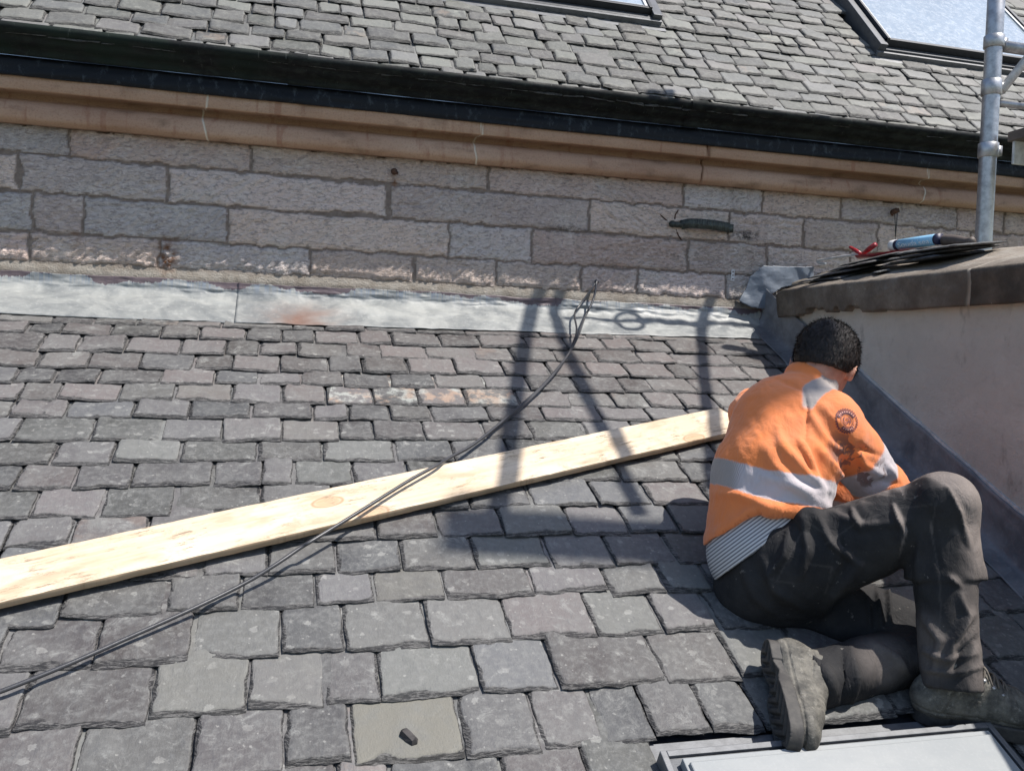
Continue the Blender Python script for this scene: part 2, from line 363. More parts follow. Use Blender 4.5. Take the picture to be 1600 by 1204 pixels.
def m_shutter():
    n = NT('grey_shutter_panel'); d = n.noise(n.map(scale=(.6, 1, 1)), 9, 6, .65); e = n.noise(None, 120, 4, .7)
    c = n.mix(n.rng(d, .3, .7), (.235, .25, .258), (.275, .285, .288)); c = n.mix(n.math('MULTIPLY', n.rng(e, .5, .7), .25), c, (.33, .34, .34))
    return n.fin(c, .55, n.bump(e, .15, .001), spec=.4)
M['shutter'] = m_shutter()
n = NT('ground_grass_and_gravel'); _f = n.noise(None, .6, 6, .7)
M['ground'] = n.fin(n.mix(n.rng(_f, .4, .6), (.05, .075, .03), (.12, .115, .1)), .95, n.bump(n.noise(None, 30, 4), .5, .03))
# ------------------------------------------------------------------ ground, far below the roofs
_g = MB(); _g.add([(-90, -90, -6.9), (90, -90, -6.9), (90, 90, -6.9), (-90, 90, -6.9)], [(0, 1, 2, 3)])
_go = _g.build('ground', M['ground']); _go['kind'] = 'structure'

# ------------------------------------------------------------------ stone building: wall, cornice, gutter, upper roof
bld = thing('stone_building', 'droved sandstone building wall with moulded cornice, black gutter and steep slate roof', 'building', (1.2, DW, -6.9))
XL, XR = -2.0, 4.9
def zwall(px, py): return at_y(px, py, DW)[2]
ZB = zwall(600, 452); Z3 = zwall(612, 397); Z2 = zwall(605, 341); Z1 = zwall(605, 287); ZT = zwall(600, 243)
def xw(px, py): return at_y(px, py, DW)[0]
course = [(Z1, ZT+.03, [xw(p, 270) for p in (108, 392, 763, 1070, 1193, 1317, 1498, 1573)]),
          (Z2, Z1, [xw(p, 325) for p in (29, 262, 607, 920, 1140, 1256, 1373, 1520)]),
          (Z3, Z2, [xw(p, 370) for p in (50, 130, 355, 702, 832, 1075, 1200, 1330)]),
          (ZB+.035, Z3, [xw(p, 420) for p in (45, 248, 485, 646, 775, 909, 995, 1135, 1240, 1420)])]
rg = np.random.RandomState(4)
def build_wall():
    st = .0055; xs = np.arange(XL, XR, st); zs = np.arange(-.15, ZT+.03, st); nx, nz = len(xs), len(zs)
    X_, Z_ = np.meshgrid(xs, zs); x = X_.ravel(); z = Z_.ravel()
    wx = x + (fbm(x*26, z*26, 3, 4)-.5)*.022; wz = z + (fbm(x*24, z*26, 9, 4)-.5)*.022
    d = np.full(len(x), 9.); rr = np.zeros((len(x), 3)); hw = np.full(len(x), .0075)
    for ci, (z0, z1, js) in enumerate(course):
        js = [XL-.3] + [XL+.3+.42*k for k in range(int((js[0]-.25-XL-.3)/.42)+1) if XL+.3+.42*k < js[0]-.2] + list(js)
        while js[-1] < XR: js.append(js[-1] + rg.uniform(.28, .5))
        inc = (wz >= z0) & (wz < z1)
        dz = np.minimum(wz-z0, z1-wz)
        for k in range(len(js)-1):
            m = inc & (wx >= js[k]) & (wx < js[k+1])
            dx = np.minimum(wx-js[k], js[k+1]-wx)
            d[m] = np.minimum(dz, dx)[m]; rr[m] = rg.rand(3)
    below = wz < ZB+.035; d[below] = 0
    d[wz > ZT-.004] = 0
    hwv = .0018 + .004*vn(x*6, z*9, 21) + .008*sstep(.66, .8, vn(x*5, z*5, 33))*sstep(1.2, .3, x)
    joint = 1-sstep(hwv, hwv+.003, d)
    # height: stone face stands 6 mm proud, rounded arrises, droved diagonal tooling
    ang = .55*vn(x*1.7, z*3, 5)+.5
    s1 = x*np.cos(ang)+z*np.sin(ang); s2 = -x*np.sin(ang)+z*np.cos(ang)
    tool = fbm(s1*38, s2*110, 7, 2)-.5; coarse = fbm(x*12, z*14, 11, 3)-.5
    amp = .5+.9*vn(x*3, z*4, 13)
    h = (1-joint)*(.006*sstep(0, .016, d-hwv*.7) + .015*amp*tool + .009*coarse)
    h += joint*(.0015*(fbm(x*50, z*50, 15, 2)-.5))
    # weathered undercut lines
    und = sstep(.70, .78, fbm(x*4.5, z*34, 29, 3)); h -= .006*und*(1-joint)
    # mortar fillet spreading out at the foot
    fil = sstep(ZB+.045, ZB, z); h += fil*.010*(1+.5*fbm(x*20, z*8, 31, 2))
    V = np.stack([x, DW-h, z], 1)
    me = mesh_np('stone_wall', V, grid_quads(nx, nz))
    set_attr(me, 'joint', joint); set_attr(me, 'rnd', rr); set_attr(me, 'pale', sstep(ZB+.055, ZB+.02, z))
    def blob(px, py, rx, rz):
        q = at_y(px, py, DW); return np.exp(-(((x-q[0])/rx)**2+((z-q[2])/rz)**2)*1.2)
    set_attr(me, 'rust', np.clip(blob(262, 400, .035, .06)*1.5+blob(617, 285, .012, .03)+.6*blob(118, 372, .02, .03), 0, 1))
    set_attr(me, 'soot', np.clip(blob(1165, 368, .07, .02)*1.6+blob(890, 358, .12, .012)*.9+blob(1150, 470, .05, .03), 0, 1))
    return me
stone_wall = link('stone_wall', build_wall(), M['stone'], bld)

def extrude(prof, xs, name, mat, parent, wob=0.0, seed=0, attrs=None, smooth=True):
    """profile of (offset from wall towards camera, z) extruded along x"""
    prof = np.array(prof); cum = np.concatenate([[0], np.cumsum(np.linalg.norm(np.diff(prof, axis=0), axis=1))]); cum /= cum[-1]
    nx, npf = len(xs), len(prof)
    X_ = np.tile(xs, npf); O = np.repeat(prof[:, 0], nx); Z_ = np.repeat(prof[:, 1], nx); Pp = np.repeat(cum, nx)
    n = (fbm(X_*5, Pp*12, seed, 3)-.5)*wob
    V = np.stack([X_, DW-O-n, Z_-n*.5], 1)
    me = mesh_np(name, V, grid_quads(nx, npf)); set_attr(me, 'prof', np.stack([X_, Pp, O], 1))
    if attrs:
        for k, fn in attrs.items(): set_attr(me, k, fn(X_, Pp, Z_))
    return link(name, me, mat, parent, smooth)
def zo(py, off, px=600): return at_y(px, py, DW-off)[2]
def smoothprof(pts, n=5):
    return [tuple(p) for p in catmull([(a, b, 0) for a, b in pts], n)]
# cornice blocks with joints
cor = [(-.01, zo(246, 0)), (.012, zo(244.5, .012))] + [(o, z) for o, z, _ in catmull([(.040, zo(243, .040), 0), (.062, zo(236, .062), 0), (.066, zo(227, .066), 0), (.056, zo(217, .056), 0), (.036, zo(211, .036), 0)], 4)]
cor += [(.008, zo(210, .008)), (.000, zo(206, .0)), (.012, zo(201, .012)), (.060, zo(197, .060)), (.082, zo(196, .082)), (.086, zo(194, .086)), (.086, zo(176, .086)), (.084, zo(174, .084)), (-.01, zo(172, 0))]
cj = [xw(331, 170)-.02, xw(742, 220), xw(1092, 255), xw(1432, 290)]
cj = [cj[0]-1.05] + cj + [cj[-1]+.95]
def cor_darken(x, p, z): return np.clip(sstep(.10, .0, p)*1.0+sstep(.62, .8, fbm(x*9, p*8, 40, 3))*.5, 0, 1)  # darker along the underside next to the wall, plus random blotches
def jx(x, p, k): return x - cj[k] - .012*np.sin(p*9+k) - .006*(fbm(x*0+k, p*10, 3)-.5)*(2 if k > 1 else .6)
def cor_pale(x, p, z):
    r = np.zeros(len(x))
    for k in (1, 2, 4): r = np.maximum(r, sstep(.0045, .002, np.abs(jx(x, p, k))))
    return r
xs_c = [XL]
for k in range(len(cj)): xs_c += list(cj[k]+np.arange(-.03, .0301, .0015))
xs_c = np.unique(np.round(np.concatenate([xs_c, np.arange(XL, XR, .03)]), 4))
cornice = extrude(cor, xs_c, 'cornice', M['cornice'], bld, .009, 5, {'darken': cor_darken, 'pale': cor_pale})
# open the joints
_co = np.empty(len(cornice.data.vertices)*3, np.float32); cornice.data.vertices.foreach_get('co', _co); _co = _co.reshape(-1, 3)
_pf = np.empty(len(_co)*3, np.float32); cornice.data.attributes['prof'].data.foreach_get('vector', _pf); _pf = _pf.reshape(-1, 3)
for k in range(len(cj)):
    g = sstep(.006 if k == 3 else .004, .001, np.abs(jx(_pf[:, 0], _pf[:, 1], k))); _co[:, 1] += g*(.018 if k in (0, 3, 5) else .003)
cornice.data.vertices.foreach_set('co', _co.ravel()); cornice.data.update()
# black painted lead band and ogee cast gutter
band = [(.088, zo(176.5, .088)), (.096, zo(175.5, .096)), (.100, zo(170, .10)), (.098, zo(158, .098)), (.088, zo(150, .088)), (.05, zo(148, .05))]
extrude(smoothprof(band, 3), np.arange(XL, XR, .02), 'lead_band', M['wallhead'], bld, .010, 8)
GO = .20
gut = [(.06, zo(147, .06)), (.108, zo(148, .108)), (.118, zo(146, .118)), (.120, zo(140, .12)), (.122, zo(137, .122)), (.150, zo(130, .15)), (.168, zo(124, .168)), (.172, zo(119, .172)),
       (.176, zo(118, .176)), (.190, zo(115, .19)), (.194, zo(112, .194)), (GO, zo(110, GO)), (GO, zo(101.5, GO)), (GO-.003, zo(100.5, GO)), (GO-.012, zo(100.5, GO)), (GO-.014, zo(103, GO)), (.15, zo(132, .15)), (.04, zo(135, .04))]
extrude(gut, np.arange(XL, XR, .03), 'gutter', M['gutter'], bld, .003, 12, smooth=False)
for px in (465, 1095):                        # gutter collars
    x0 = at_y(px, 130, DW-GO)[0]
    extrude([(o+.006, z-.003 if z < gut[12][1] else z+.003) for o, z in gut[:14]], np.arange(x0-.035, x0+.036, .01), 'gutter_collar', M['gutter'], bld, .002, 3, smooth=False)
ZL = zo(100.5, GO)

# ------------------------------------------------------------------ slates
def slate_field(rows, pt, seed, res=1.0, thick=.0075, skip=None, props=None, edge_fn=None):
    """rows: list of (joints u[], v_fn, exposure); returns mesh data for all slates of one roof"""
    R = np.random.RandomState(seed); VS, QS, A = [], [], {k: [] for k in ('rnd', 'edge', 'purple', 'patch', 'mossy')}; off = 0; sid = 0
    for js, vf, e in rows:
        for k in range(len(js)-1):
            u0, u1 = js[k], js[k+1]; w_ = u1-u0; uc = (u0+u1)/2; v0 = vf(uc)
            sid += 1
            rn = R.rand(12)
            if w_ < .03 or (skip and skip(uc, v0+e*.5)): continue
            gap = (.0008+.0026*rn[0]**1.5); u0 += gap; w_ -= 2*gap
            t = thick*(.7+.8*rn[1]**2); L = 2.15*e; lift = 2.2*thick*1.12
            v0 += (rn[2]-.5)*.10*e; rot = (rn[3]-.5)*.035; tw = (rn[4]-.5)*.009
            s = res
            ea = np.array([0, .0015, .004, .007, .011, .016, .023])*s**.5
            if w_ > .06: mid = np.linspace(.023*s**.5, w_-.023*s**.5, max(3, int(w_/(.010*s)))+1)[1:-1]
            else: mid = np.array([w_/2]); ea = ea*.6
            a = np.concatenate([ea, mid, (w_-ea)[::-1]])
            eb = np.array([0, .0015, .004, .0065, .0095, .013, .0175, .023])*s**.5
            b = np.concatenate([eb, np.linspace(.023*s**.5, e*1.08, max(3, int(e/(.010*s))))[1:], [e*1.5, L]])
            Aa, Bb = np.meshgrid(a, b); na, nb = len(a), len(b); a_ = Aa.ravel(); b_ = Bb.ravel()
            sx = sid*7.31; ga = a_+sx
            # tail outline: wavy, chipped corners
            to = (fbm(ga*38, b_*0+sx, 1, 3)-.5)*.011+(fbm(ga*9, b_*0+sx, 2, 2)-.5)*.014
            dl = a_; dr = w_-a_
            cl = .012+.03*max(0, rn[5]-.7)*2; cr = .010+.03*max(0, rn[6]-.75)*2
            to = to + np.clip(cl-dl, 0, 1)**1.5*5*cl**.5 + np.clip(cr-dr, 0, 1)**1.5*5*cr**.5
            fall = np.clip(1-b_/(e*.9), 0, 1)
            bb = b_ + to*fall
            so = (fbm(b_*28+sx, a_*0+3, 4, 3)-.5)*.006
            aa = a_ + so*(np.abs(2*a_/w_-1))
            # ragged dressed edges, falling in thin layers
            lay = fbm(ga*22, b_*60+sx, 5, 3)
            bw = .004+.021*fbm(ga*18, b_*0+sx, 6, 4)**1.5*(1+1.4*rn[7]); bs = .0015+.010*fbm(b_*20+sx, a_*0+9, 8, 3)**1.6*(1+.8*rn[8])
            dt = np.clip(1-b_/bw, 0, 1.5); ds = np.maximum(np.clip(1-dl/(bs*1.6), 0, 1), np.clip(1-dr/bs, 0, 1))
            dd = np.maximum(dt, ds); dd = np.clip(dd + (lay-.5)*.5*(dd > .02), 0, 1)
            q = np.floor(dd*3.999)/3.2; drop = t*(.45*q+.55*dd)*.95
            edge = np.clip(dd*1.6, 0, 1)
            # split and flaked surface layer
            fl = sstep(.62, .64, fbm(ga*11, b_*13+sx, 10, 3)); drop = drop + fl*.0011
            if rn[10] < .28:
                th_ = rn[11]*3.1; dl_ = math.cos(th_)*(a_-w_*(.3+.4*rn[6]))+math.sin(th_)*(b_-e*.5)+(fbm(ga*20, b_*20+sx, 23, 3)-.5)*.02
                drop = drop + .0018*sstep(-.0012, .0012, dl_); edge = np.maximum(edge, .8*sstep(.0024, .001, np.abs(dl_)))
            riv = (fbm(ga*24, b_*20+sx, 11, 3)-.5)*.0022 + (fbm(ga*6, b_*6+sx, 12, 2)-.5)*.005 + (sstep(.5, .53, fbm(ga*7, b_*9+sx, 19, 4))-.5)*.0010
            zb = lift*(1-b_/L) + tw*(a_/w_-.5)*2*(1-b_/L) + .0015*rn[9]
            zt = zb + t - drop + riv*np.clip(b_/.01, .2, 1)
            U = u0+aa+rot*(b_-e*.4); Vv = v0+bb-rot*(a_-w_/2)
            P = pt(U, Vv, zt); nV = na*nb
            # skirt: tail, left and right
            ring = np.concatenate([np.arange(nb-1, 0, -1)*na, np.arange(na), np.arange(1, nb)*na+na-1])
            P2 = pt(U[ring], Vv[ring], np.minimum(zb[ring], zt[ring]-.0005)-.001)
            VS += [P, P2]; r0 = np.arange(len(ring)-1)
            QS += [grid_quads(na, nb, off), np.stack([off+ring[r0+1], off+ring[r0], off+nV+r0, off+nV+r0+1], 1)]
            n_all = nV+len(ring)
            A['rnd'].append(np.tile(R.rand(3), (n_all, 1)))
            A['edge'].append(np.concatenate([edge*sstep(0, .001, np.maximum(bw-b_, ds)), np.ones(len(ring))]))
            pr = props(uc, v0+e*.5, u0, u1, v0, e, R) if props else (0, 0, 0)
            for kk, vv in zip(('purple', 'patch', 'mossy'), pr): A[kk].append(np.full(n_all, vv))
            if props and len(pr) > 3: A['rnd'][-1][:, 1] = pr[3]
            off += n_all
    me = mesh_np('slates', np.concatenate(VS), np.concatenate(QS))
    for k, v in A.items(): set_attr(me, k, np.concatenate(v))
    return me

# ---- upper roof
UP = math.radians(48); EY, EZ = DW-.135, ZL-.012
UN = np.array((0, -math.sin(UP), math.cos(UP))); UU = np.array((0, math.cos(UP), math.sin(UP))); UO = np.array((0, EY, EZ))
def up_pt(u, v, h): u, v, h = np.broadcast_arrays(u, v, h); return np.stack([u, EY+UU[1]*v+UN[1]*h, EZ+UU[2]*v+UN[2]*h], -1)
def up_px(px, py, h=0.015):
    q = at_pl(px, py, UO+UN*h, UN); return q[0], (q-UO)@UU
sA_l, sA_b = up_px(1366, 87); sA_r = up_px(1600, 64)[0]
sB_r, sB_b = up_px(1030, 41); sB_l = up_px(648, 3)[0]
def skip_up(u, v):
    return (sA_l-.0 < u < sA_r and sA_b+.02 < v < sA_b+.95) or (sB_l < u < sB_r and sB_b+.02 < v < sB_b+.95)
rows = []; v = -.05; R0 = np.random.RandomState(11)
while v < 1.45:
    e = .083*(1+.04*R0.randn()); js = [XL+R0.uniform(0, .15)]
    while js[-1] < XR: js.append(js[-1]+R0.uniform(.085, .185))
    rows.append((js, (lambda uc, v=v, ph=R0.uniform(0, 6): v+.004*math.sin(uc*2.3+ph)), e)); v += e
def props_up(uc, vc, u0, u1, v0, e, R): return (0, .35 if R.rand() < .03 else 0, .25 if R.rand() < .05 else 0)
upper = link('slate_covering', slate_field(rows, up_pt, 5, 1.7, .0085, skip_up, props_up), M['slate_up'], bld)
_d = MB(); _d.hexa([up_pt(XL, -.02, -.06), up_pt(XR, -.02, -.06), up_pt(XR, 2.2, -.06), up_pt(XL, 2.2, -.06), up_pt(XL, -.02, -.004), up_pt(XR, -.02, -.004), up_pt(XR, 2.2, -.004), up_pt(XL, 2.2, -.004)])
_d.build('roof_boarding', M['frame_dark'], bld)

def roof_window(par, pt, l, r, b, h, glassmat, hf=.045, topv=None):
    """raised frame with stepped profile, pane and a lead apron below; all in roof coordinates"""
    t = b+h
    def bar(mb, u0, u1, v0, v1, z0, z1):
        mb.hexa([pt(u0, v0, z0), pt(u1, v0, z0), pt(u1, v1, z0), pt(u0, v1, z0), pt(u0, v0, z1), pt(u1, v0, z1), pt(u1, v1, z1), pt(u0, v1, z1)])
    fr = MB()
    bar(fr, l, l+.045, b, t, -.02, hf*.8); bar(fr, r-.045, r, b, t, -.02, hf*.8)
    bar(fr, l+.0452, r-.0452, b, b+.030, -.02, hf*.55); bar(fr, l+.0452, r-.0452, t-.05, t, -.02, hf)
    root = fr.build('roof_window', M['frame_grey'], par, bevel=.002)
    sa = MB(); bar(sa, l+.047, l+.062, b+.033, t-.052, 0, hf*.98); bar(sa, r-.062, r-.047, b+.033, t-.052, 0, hf*.98)
    bar(sa, l+.047, r-.047, b+.0322, b+.052, 0, hf*.92)
    sa.build('sash', M['frame_dark'], root, bevel=.0015)
    s2 = MB(); bar(s2, l+.0625, l+.078, b+.0525, t-.053, 0, hf*.9); bar(s2, r-.078, r-.0625, b+.0525, t-.053, 0, hf*.9); bar(s2, l+.0785, r-.0785, b+.0525, b+.064, 0, hf*.86)
    s2.build('glazing_bead', M['galv_white'], root, bevel=.001)
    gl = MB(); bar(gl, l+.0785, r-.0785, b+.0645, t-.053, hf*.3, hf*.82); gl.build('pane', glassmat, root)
    ap = MB(); bar(ap, l-.02, r+.02, b-.055, b-.0005, .017, .021); bar(ap, l+.0, r-.0, b-.018, b-.0006, .0215, .045)
    ap.build('apron', M['frame_mid'], root, bevel=.001)
    return root
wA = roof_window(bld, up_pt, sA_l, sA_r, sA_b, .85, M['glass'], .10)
wB = roof_window(bld, up_pt, sB_l, sB_r, sB_b, .85, M['glass_b'], .085)
wA['label'] = 'skylight with dusty glass painted pale like reflected cloud near the scaffold pole'
# ---- wall fittings (parts of the building)
# ------------------------------------------------------------------ lower slate roof
low = thing('slate_roof', 'lower grey slate roof the worker sits on, with a pale lead flashing along its top', 'roof', (1.0, 2.0, float(J0[2]-1)))
def low_pt(u, v, h): u, v, h = np.broadcast_arrays(u, v, h); return np.stack([u, J0[1]+RU[1]*v+RN[1]*h, J0[2]+RU[2]*v+RN[2]*h], -1)
RW = [
 ([(0,502),(400,513),(600,517),(800,526),(1000,530)], [80,144,213,280,346,458,508,572,651,728,845,915,960,1022,1090]),
 ([(0,519),(240,525),(400,532),(600,538),(800,543),(1000,548)], [38,93,171,250,310,384,440,492,561,613,690,753,825,888,948,995,1052,1115]),
 ([(0,546),(400,554),(600,558),(800,564),(1000,567)], [58,116,192,279,351,404,465,540,595,668,742,805,872,936,1005,1057,1145]),
 ([(0,571),(400,579),(600,583),(800,586),(1000,588)], [54,135,216,300,363,437,514,567,640,715,790,863,925,985,1055,1092,1170]),
 ([(0,597),(400,601),(600,604),(800,609),(1000,612)], [17,80,150,249,334,404,470,537,611,682,760,830,905,978,1022,1088,1142]),
 ([(0,624),(400,629),(600,632),(800,635),(1000,635)], [25,87,182,269,361,440,511,585,655,731,815,892,965,1017,1070,1125]),
 ([(0,651),(400,654),(600,656),(800,657),(1000,657)], [98,206,293,390,489,546,611,676,766,854,942,1020,1085]),
 ([(0,688),(400,688),(600,686),(800,685),(1000,684)], [19,140,250,345,440,532,586,665,760,835,920,1000,1080]),
 ([(0,727),(200,724),(400,721),(600,720),(1080,718)], [78,173,280,402,505,620,712,800,880,975,1062]),
 ([(0,766),(200,762),(500,756),(900,751),(1100,750)], [17,112,201,330,408,458,553,640,720,800,895,972,1078]),
 ([(0,811),(406,800),(832,789),(1022,789)], [44,153,268,406,519,630,735,832,937,1022,1115]),
 ([(0,857),(245,852),(591,841),(897,834),(1065,833)], [2,103,225,330,450,591,686,790,897,987,1065]),
 ([(0,912),(419,898),(525,893),(745,885),(1062,882)], [90,200,310,418,526,630,745,865,963,1062]),
 ([(0,980),(88,974),(255,956),(493,943),(697,936),(838,928),(1045,926)], [88,255,375,493,587,697,838,955,1045,1120]),
 ([(0,1052),(142,1043),(295,1030),(437,1022),(674,1008),(802,1001),(1040,987)], [-10,142,295,437,540,674,802,935,1040,1130]),
 ([(0,1146),(230,1122),(385,1112),(597,1091),(755,1089),(876,1075),(1045,1070),(1145,1060)], [17,230,385,509,597,755,876,1045,1160]),
 ([(105,1240),(297,1218),(551,1193),(730,1183),(852,1172),(950,1167),(1026,1153),(1117,1145)], [105,297,444,551,730,852,950,1026,1117]),
 ([(0,1350),(444,1312),(800,1285),(1026,1262)], [20,230,400,530,619,803,940,1060]),
]
rows = []; R1 = np.random.RandomState(3); vprev = None; meas = []
for ys, js in RW:
    s = [roof_uv(x, y) for x, y in ys]; su = [a for a, b in s]; sv = [b for a, b in s]
    vf = lambda uc, su=su, sv=sv: float(np.interp(uc, su, sv))
    u = [roof_uv(x, float(np.interp(x, [a for a, b in ys], [b for a, b in ys])))[0] for x in js]
    av = (u[-1]-u[0])/(len(u)-1)
    while u[0] > -2.1: u.insert(0, u[0]-av*R1.uniform(.75, 1.25))
    while u[-1] < XS-.06: u.append(u[-1]+av*R1.uniform(.75, 1.25))
    u[-1] = XS-.05+R1.uniform(-.012, .012)
    if u[-1]-u[-2] < .06: u.pop(-2)
    meas.append((u, vf))
for i, (u, vf) in enumerate(meas):
    uc = .3; e = (.055 if i == 0 else meas[i-1][1](uc)-vf(uc)); rows.append((u, vf, e))
v = meas[-1][1](.3)
for k in range(9):
    v -= .155; js = [-2.1]
    while js[-1] < XS-.1: js.append(js[-1]+R1.uniform(.17, .27))
    js[-1] = XS-.05
    rows.append((js, (lambda uc, v=v: v), .155))
VBOT = v
# lower roof window
cH = .055
def low_px(px, py, h): q = at_pl(px, py, J0+RN*h, RN); return q[0], (q-J0)@RU
cl_, ct_ = low_px(1030, 1170, cH); cr_ = low_px(1572, 1157, cH)[0]; ct2 = low_px(1440, 1138, cH)[1]; ct_ = (ct_+ct2)/2
CWH = .62
def skip_low(u, v): return (cl_+.0 < u < cr_-.0) and (ct_-CWH < v < ct_-.015)
pts_patch = [roof_uv(p, q) for p, q in ((573, 622), (620, 622), (665, 624), (775, 622))]
pts_moss = [roof_uv(635, 1140)]; pt_pale = [roof_uv(665, 1055), roof_uv(860, 985)]; pt_dark = [roof_uv(650, 912)]
def props_low(uc, vc, u0, u1, v0, e, R):
    inside = lambda pts: any(u0 <= a <= u1 and v0 <= b <= v0+e for a, b in pts)
    up_ = float(sstep(-1.25, -.35, vc)); right = float(sstep(-.4, 1.4, uc))
    p = np.clip(up_*(.45+.5*right)+R.uniform(-.35, .35), 0, 1)
    if R.rand() < .05: p = .65
    out = [p, 1.0 if inside(pts_patch) else (.2 if R.rand() < .03 else 0), 1.0 if inside(pts_moss) else (.3 if R.rand() < .015 else 0)]
    if inside(pt_pale): out.append(1.35)
    elif inside(pt_dark): out[2] = .5
    return out
lowm = slate_field(rows, low_pt, 8, 1.0, .0076, skip_low, props_low)
link('slate_covering', lowm, M['slate'], low)
_d = MB(); _d.hexa([low_pt(a, b, c) for c in (-.08, -.004) for a, b in ((-2.1, VBOT-.02), (XS-.001, VBOT-.02), (XS-.001, .01), (-2.1, .01))])
_d.build('roof_boarding', M['frame_dark'], low)

# pale lead flashing: upstand on the wall and apron over the slates
def flashing():
    VS, QS, Pf, Ru = [], [], [], []; off = 0
    bx = [XL, at_y(380, 470, DW)[0], at_y(985, 490, DW)[0]-.35, XS+.0]
    lo = [roof_uv(x, y, .03) for x, y in ((0, 486), (300, 498), (600, 509), (900, 518), (1162, 525), (1200, 528))]
    for k in range(3):
        x0, x1 = bx[k]-(.0 if k == 0 else .02), bx[k+1]
        xs = np.arange(x0, x1+.004, .008); pr = np.concatenate([np.linspace(0, .45, 14), np.linspace(.47, 1, 20)])
        X_, P_ = np.meshgrid(xs, pr); x = X_.ravel(); p = P_.ravel()
        vlo = np.interp(x, [a for a, b in lo], [b for a, b in lo]) + (fbm(x*7, x*0, 4, 3)-.5)*.014
        v_top = .0; zc = J0[2]+.012
        ztop = ZB-.003+(fbm(x*9, x*0, 8, 3)-.5)*.012
        up_ = p < .455; q = np.clip(p/.455, 0, 1); r = np.clip((p-.455)/.545, 0, 1)
        wv = (fbm(x*8, p*5, 14, 4)-.5)*.026*np.sin(np.clip(p, 0, 1)*math.pi)+(fbm(x*30, p*9, 15, 2)-.5)*.004
        yy = np.where(up_, DW-.016-.012*q**2-wv, 0); zz = np.where(up_, ztop+(zc+.02-ztop)*q, 0)
        P = np.stack([x, yy, zz], 1)
        hh = .034-.012*r+wv+.003*(k == 1)
        PA = low_pt(x, -.030+(vlo+.030)*r, hh)
        V = np.where(up_[:, None], P, PA)
        V[:, 1] -= .003*(k == 1)
        VS.append(V); QS.append(grid_quads(len(xs), len(pr), off)); off += len(V)
        Pf.append(np.stack([x, p, 0*x], 1)); rc = at_y(468, 490, DW-.1)[0]
        Ru.append(np.clip(np.exp(-((x-rc+.16*(fbm(x*12, p*6, 77, 3)-.5))/.12)**2)*sstep(.36, .80, p+.25*(fbm(x*14, p*3, 78, 3)-.5)), 0, 1))
    me = mesh_np('lead_flashing', np.concatenate(VS), np.concatenate(QS)); set_attr(me, 'prof', np.concatenate(Pf)); set_attr(me, 'rust', np.concatenate(Ru))
    o = link('lead_flashing', me, M['lead_white'], low); m = o.modifiers.new('solid', 'SOLIDIFY'); m.thickness = .0022; m.offset = 1
    return o
flashing()

# ------------------------------------------------------------------ rendered parapet on the right
par_ = thing('parapet_wall', 'cement rendered side wall under a weathered stone coping at the right', 'wall', (float(XS+.15), 2.0, -1.4))
S_ = DW/4.4
ZC0, ZC1 = .240*S_, .380*S_
def render_wall():
    ys = np.arange(.6, DW-.004, .012); zs = np.arange(-2.0, ZC0+.045, .012); Y_, Z_ = np.meshgrid(ys, zs); y = Y_.ravel(); z = Z_.ravel()
    h = (fbm(y*3, z*3, 50, 3)-.5)*.018+(fbm(y*16, z*20, 51, 3)-.5)*.005
    return mesh_np('render', np.stack([XS+h*.5, y, z], 1), grid_quads(len(ys), len(zs))[:, ::-1])
link('render', render_wall(), M['render'], par_)
_b = MB(); _b.hexa([(XS+.014, .6, -2), (XS+.30, .6, -2), (XS+.30, DW-.004, -2), (XS+.014, DW-.004, -2), (XS+.014, .6, ZC0+.03), (XS+.30, .6, ZC0+.03), (XS+.30, DW-.004, ZC0+.03), (XS+.014, DW-.004, ZC0+.03)])
_b.build('wall_core', M['render'], par_)
yj = at_x(1511, 450, XS-.045)[1]
def coping():
    ys = np.unique(np.round(np.concatenate([np.arange(.6, DW-.03, .010), yj+np.arange(-.02, .021, .002), [DW-.032]]), 4))[::-1]
    # cross section from under the front, up the face, over the sloping top, down the back
    f0 = -.045; fa = np.linspace(0, 1, 14)
    sec = [(.02, ZC0+.002)] + [(f0+.010*(1-k)**3, ZC0+(ZC1-ZC0)*k) for k in fa[:-1]] + [(f0+.004, ZC1-.001), (f0+.012, ZC1+.003)]
    top = [(f0+.02+(.33)*k, ZC1+.006+.105*k) for k in np.linspace(0, 1, 26)]; sec += top + [(.315, ZC0+.01)]
    sec = np.array(sec); n = len(sec)
    Yr = np.repeat(ys, n); O = np.tile(sec[:, 0], len(ys)); Zr = np.tile(sec[:, 1], len(ys)); idx = np.tile(np.arange(n), len(ys))
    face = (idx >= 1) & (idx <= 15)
    e = (fbm(Yr*22, Zr*30, 60, 3)-.5); e2 = fbm(Yr*7, Zr*10+O*8, 61, 3)-.5
    O2 = O + np.where(face, .008*e+.014*e2, 0); Z2_ = Zr + np.where(~face, .004*e+.012*e2, 0)
    # worn, rounded end against the building
    en = sstep(DW-.30, DW-.04, Yr); O2 += en**2*.075*(face | (O < .1)); Z2_ -= en**2*.035*(O < .12)*(idx > 8)
    Z2_ += np.where(idx <= 3, .05*sstep(.45, .65, fbm(Yr*14, Yr*0, 66, 3))*sstep(DW-1.0, DW-.55, Yr)*(1-idx/4.), 0)
    g = sstep(.010, .003, np.abs(Yr-yj-.006*np.sin(Zr*40))); O2 += g*.006*face
    V = np.stack([XS+O2, Yr, Z2_], 1); me = mesh_np('coping', V, grid_quads(n, len(ys)))
    dk = np.where(face, .62+.25*(Yr < yj)+.1*e2, .0); dk = np.where((idx > 14) & (O < .12), np.clip(.5-O*4, 0, .5), dk)  # front face darkened: weathering, with its shade put into the colour
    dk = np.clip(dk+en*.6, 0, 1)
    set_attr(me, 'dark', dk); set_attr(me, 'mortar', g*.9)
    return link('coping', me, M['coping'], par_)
coping()
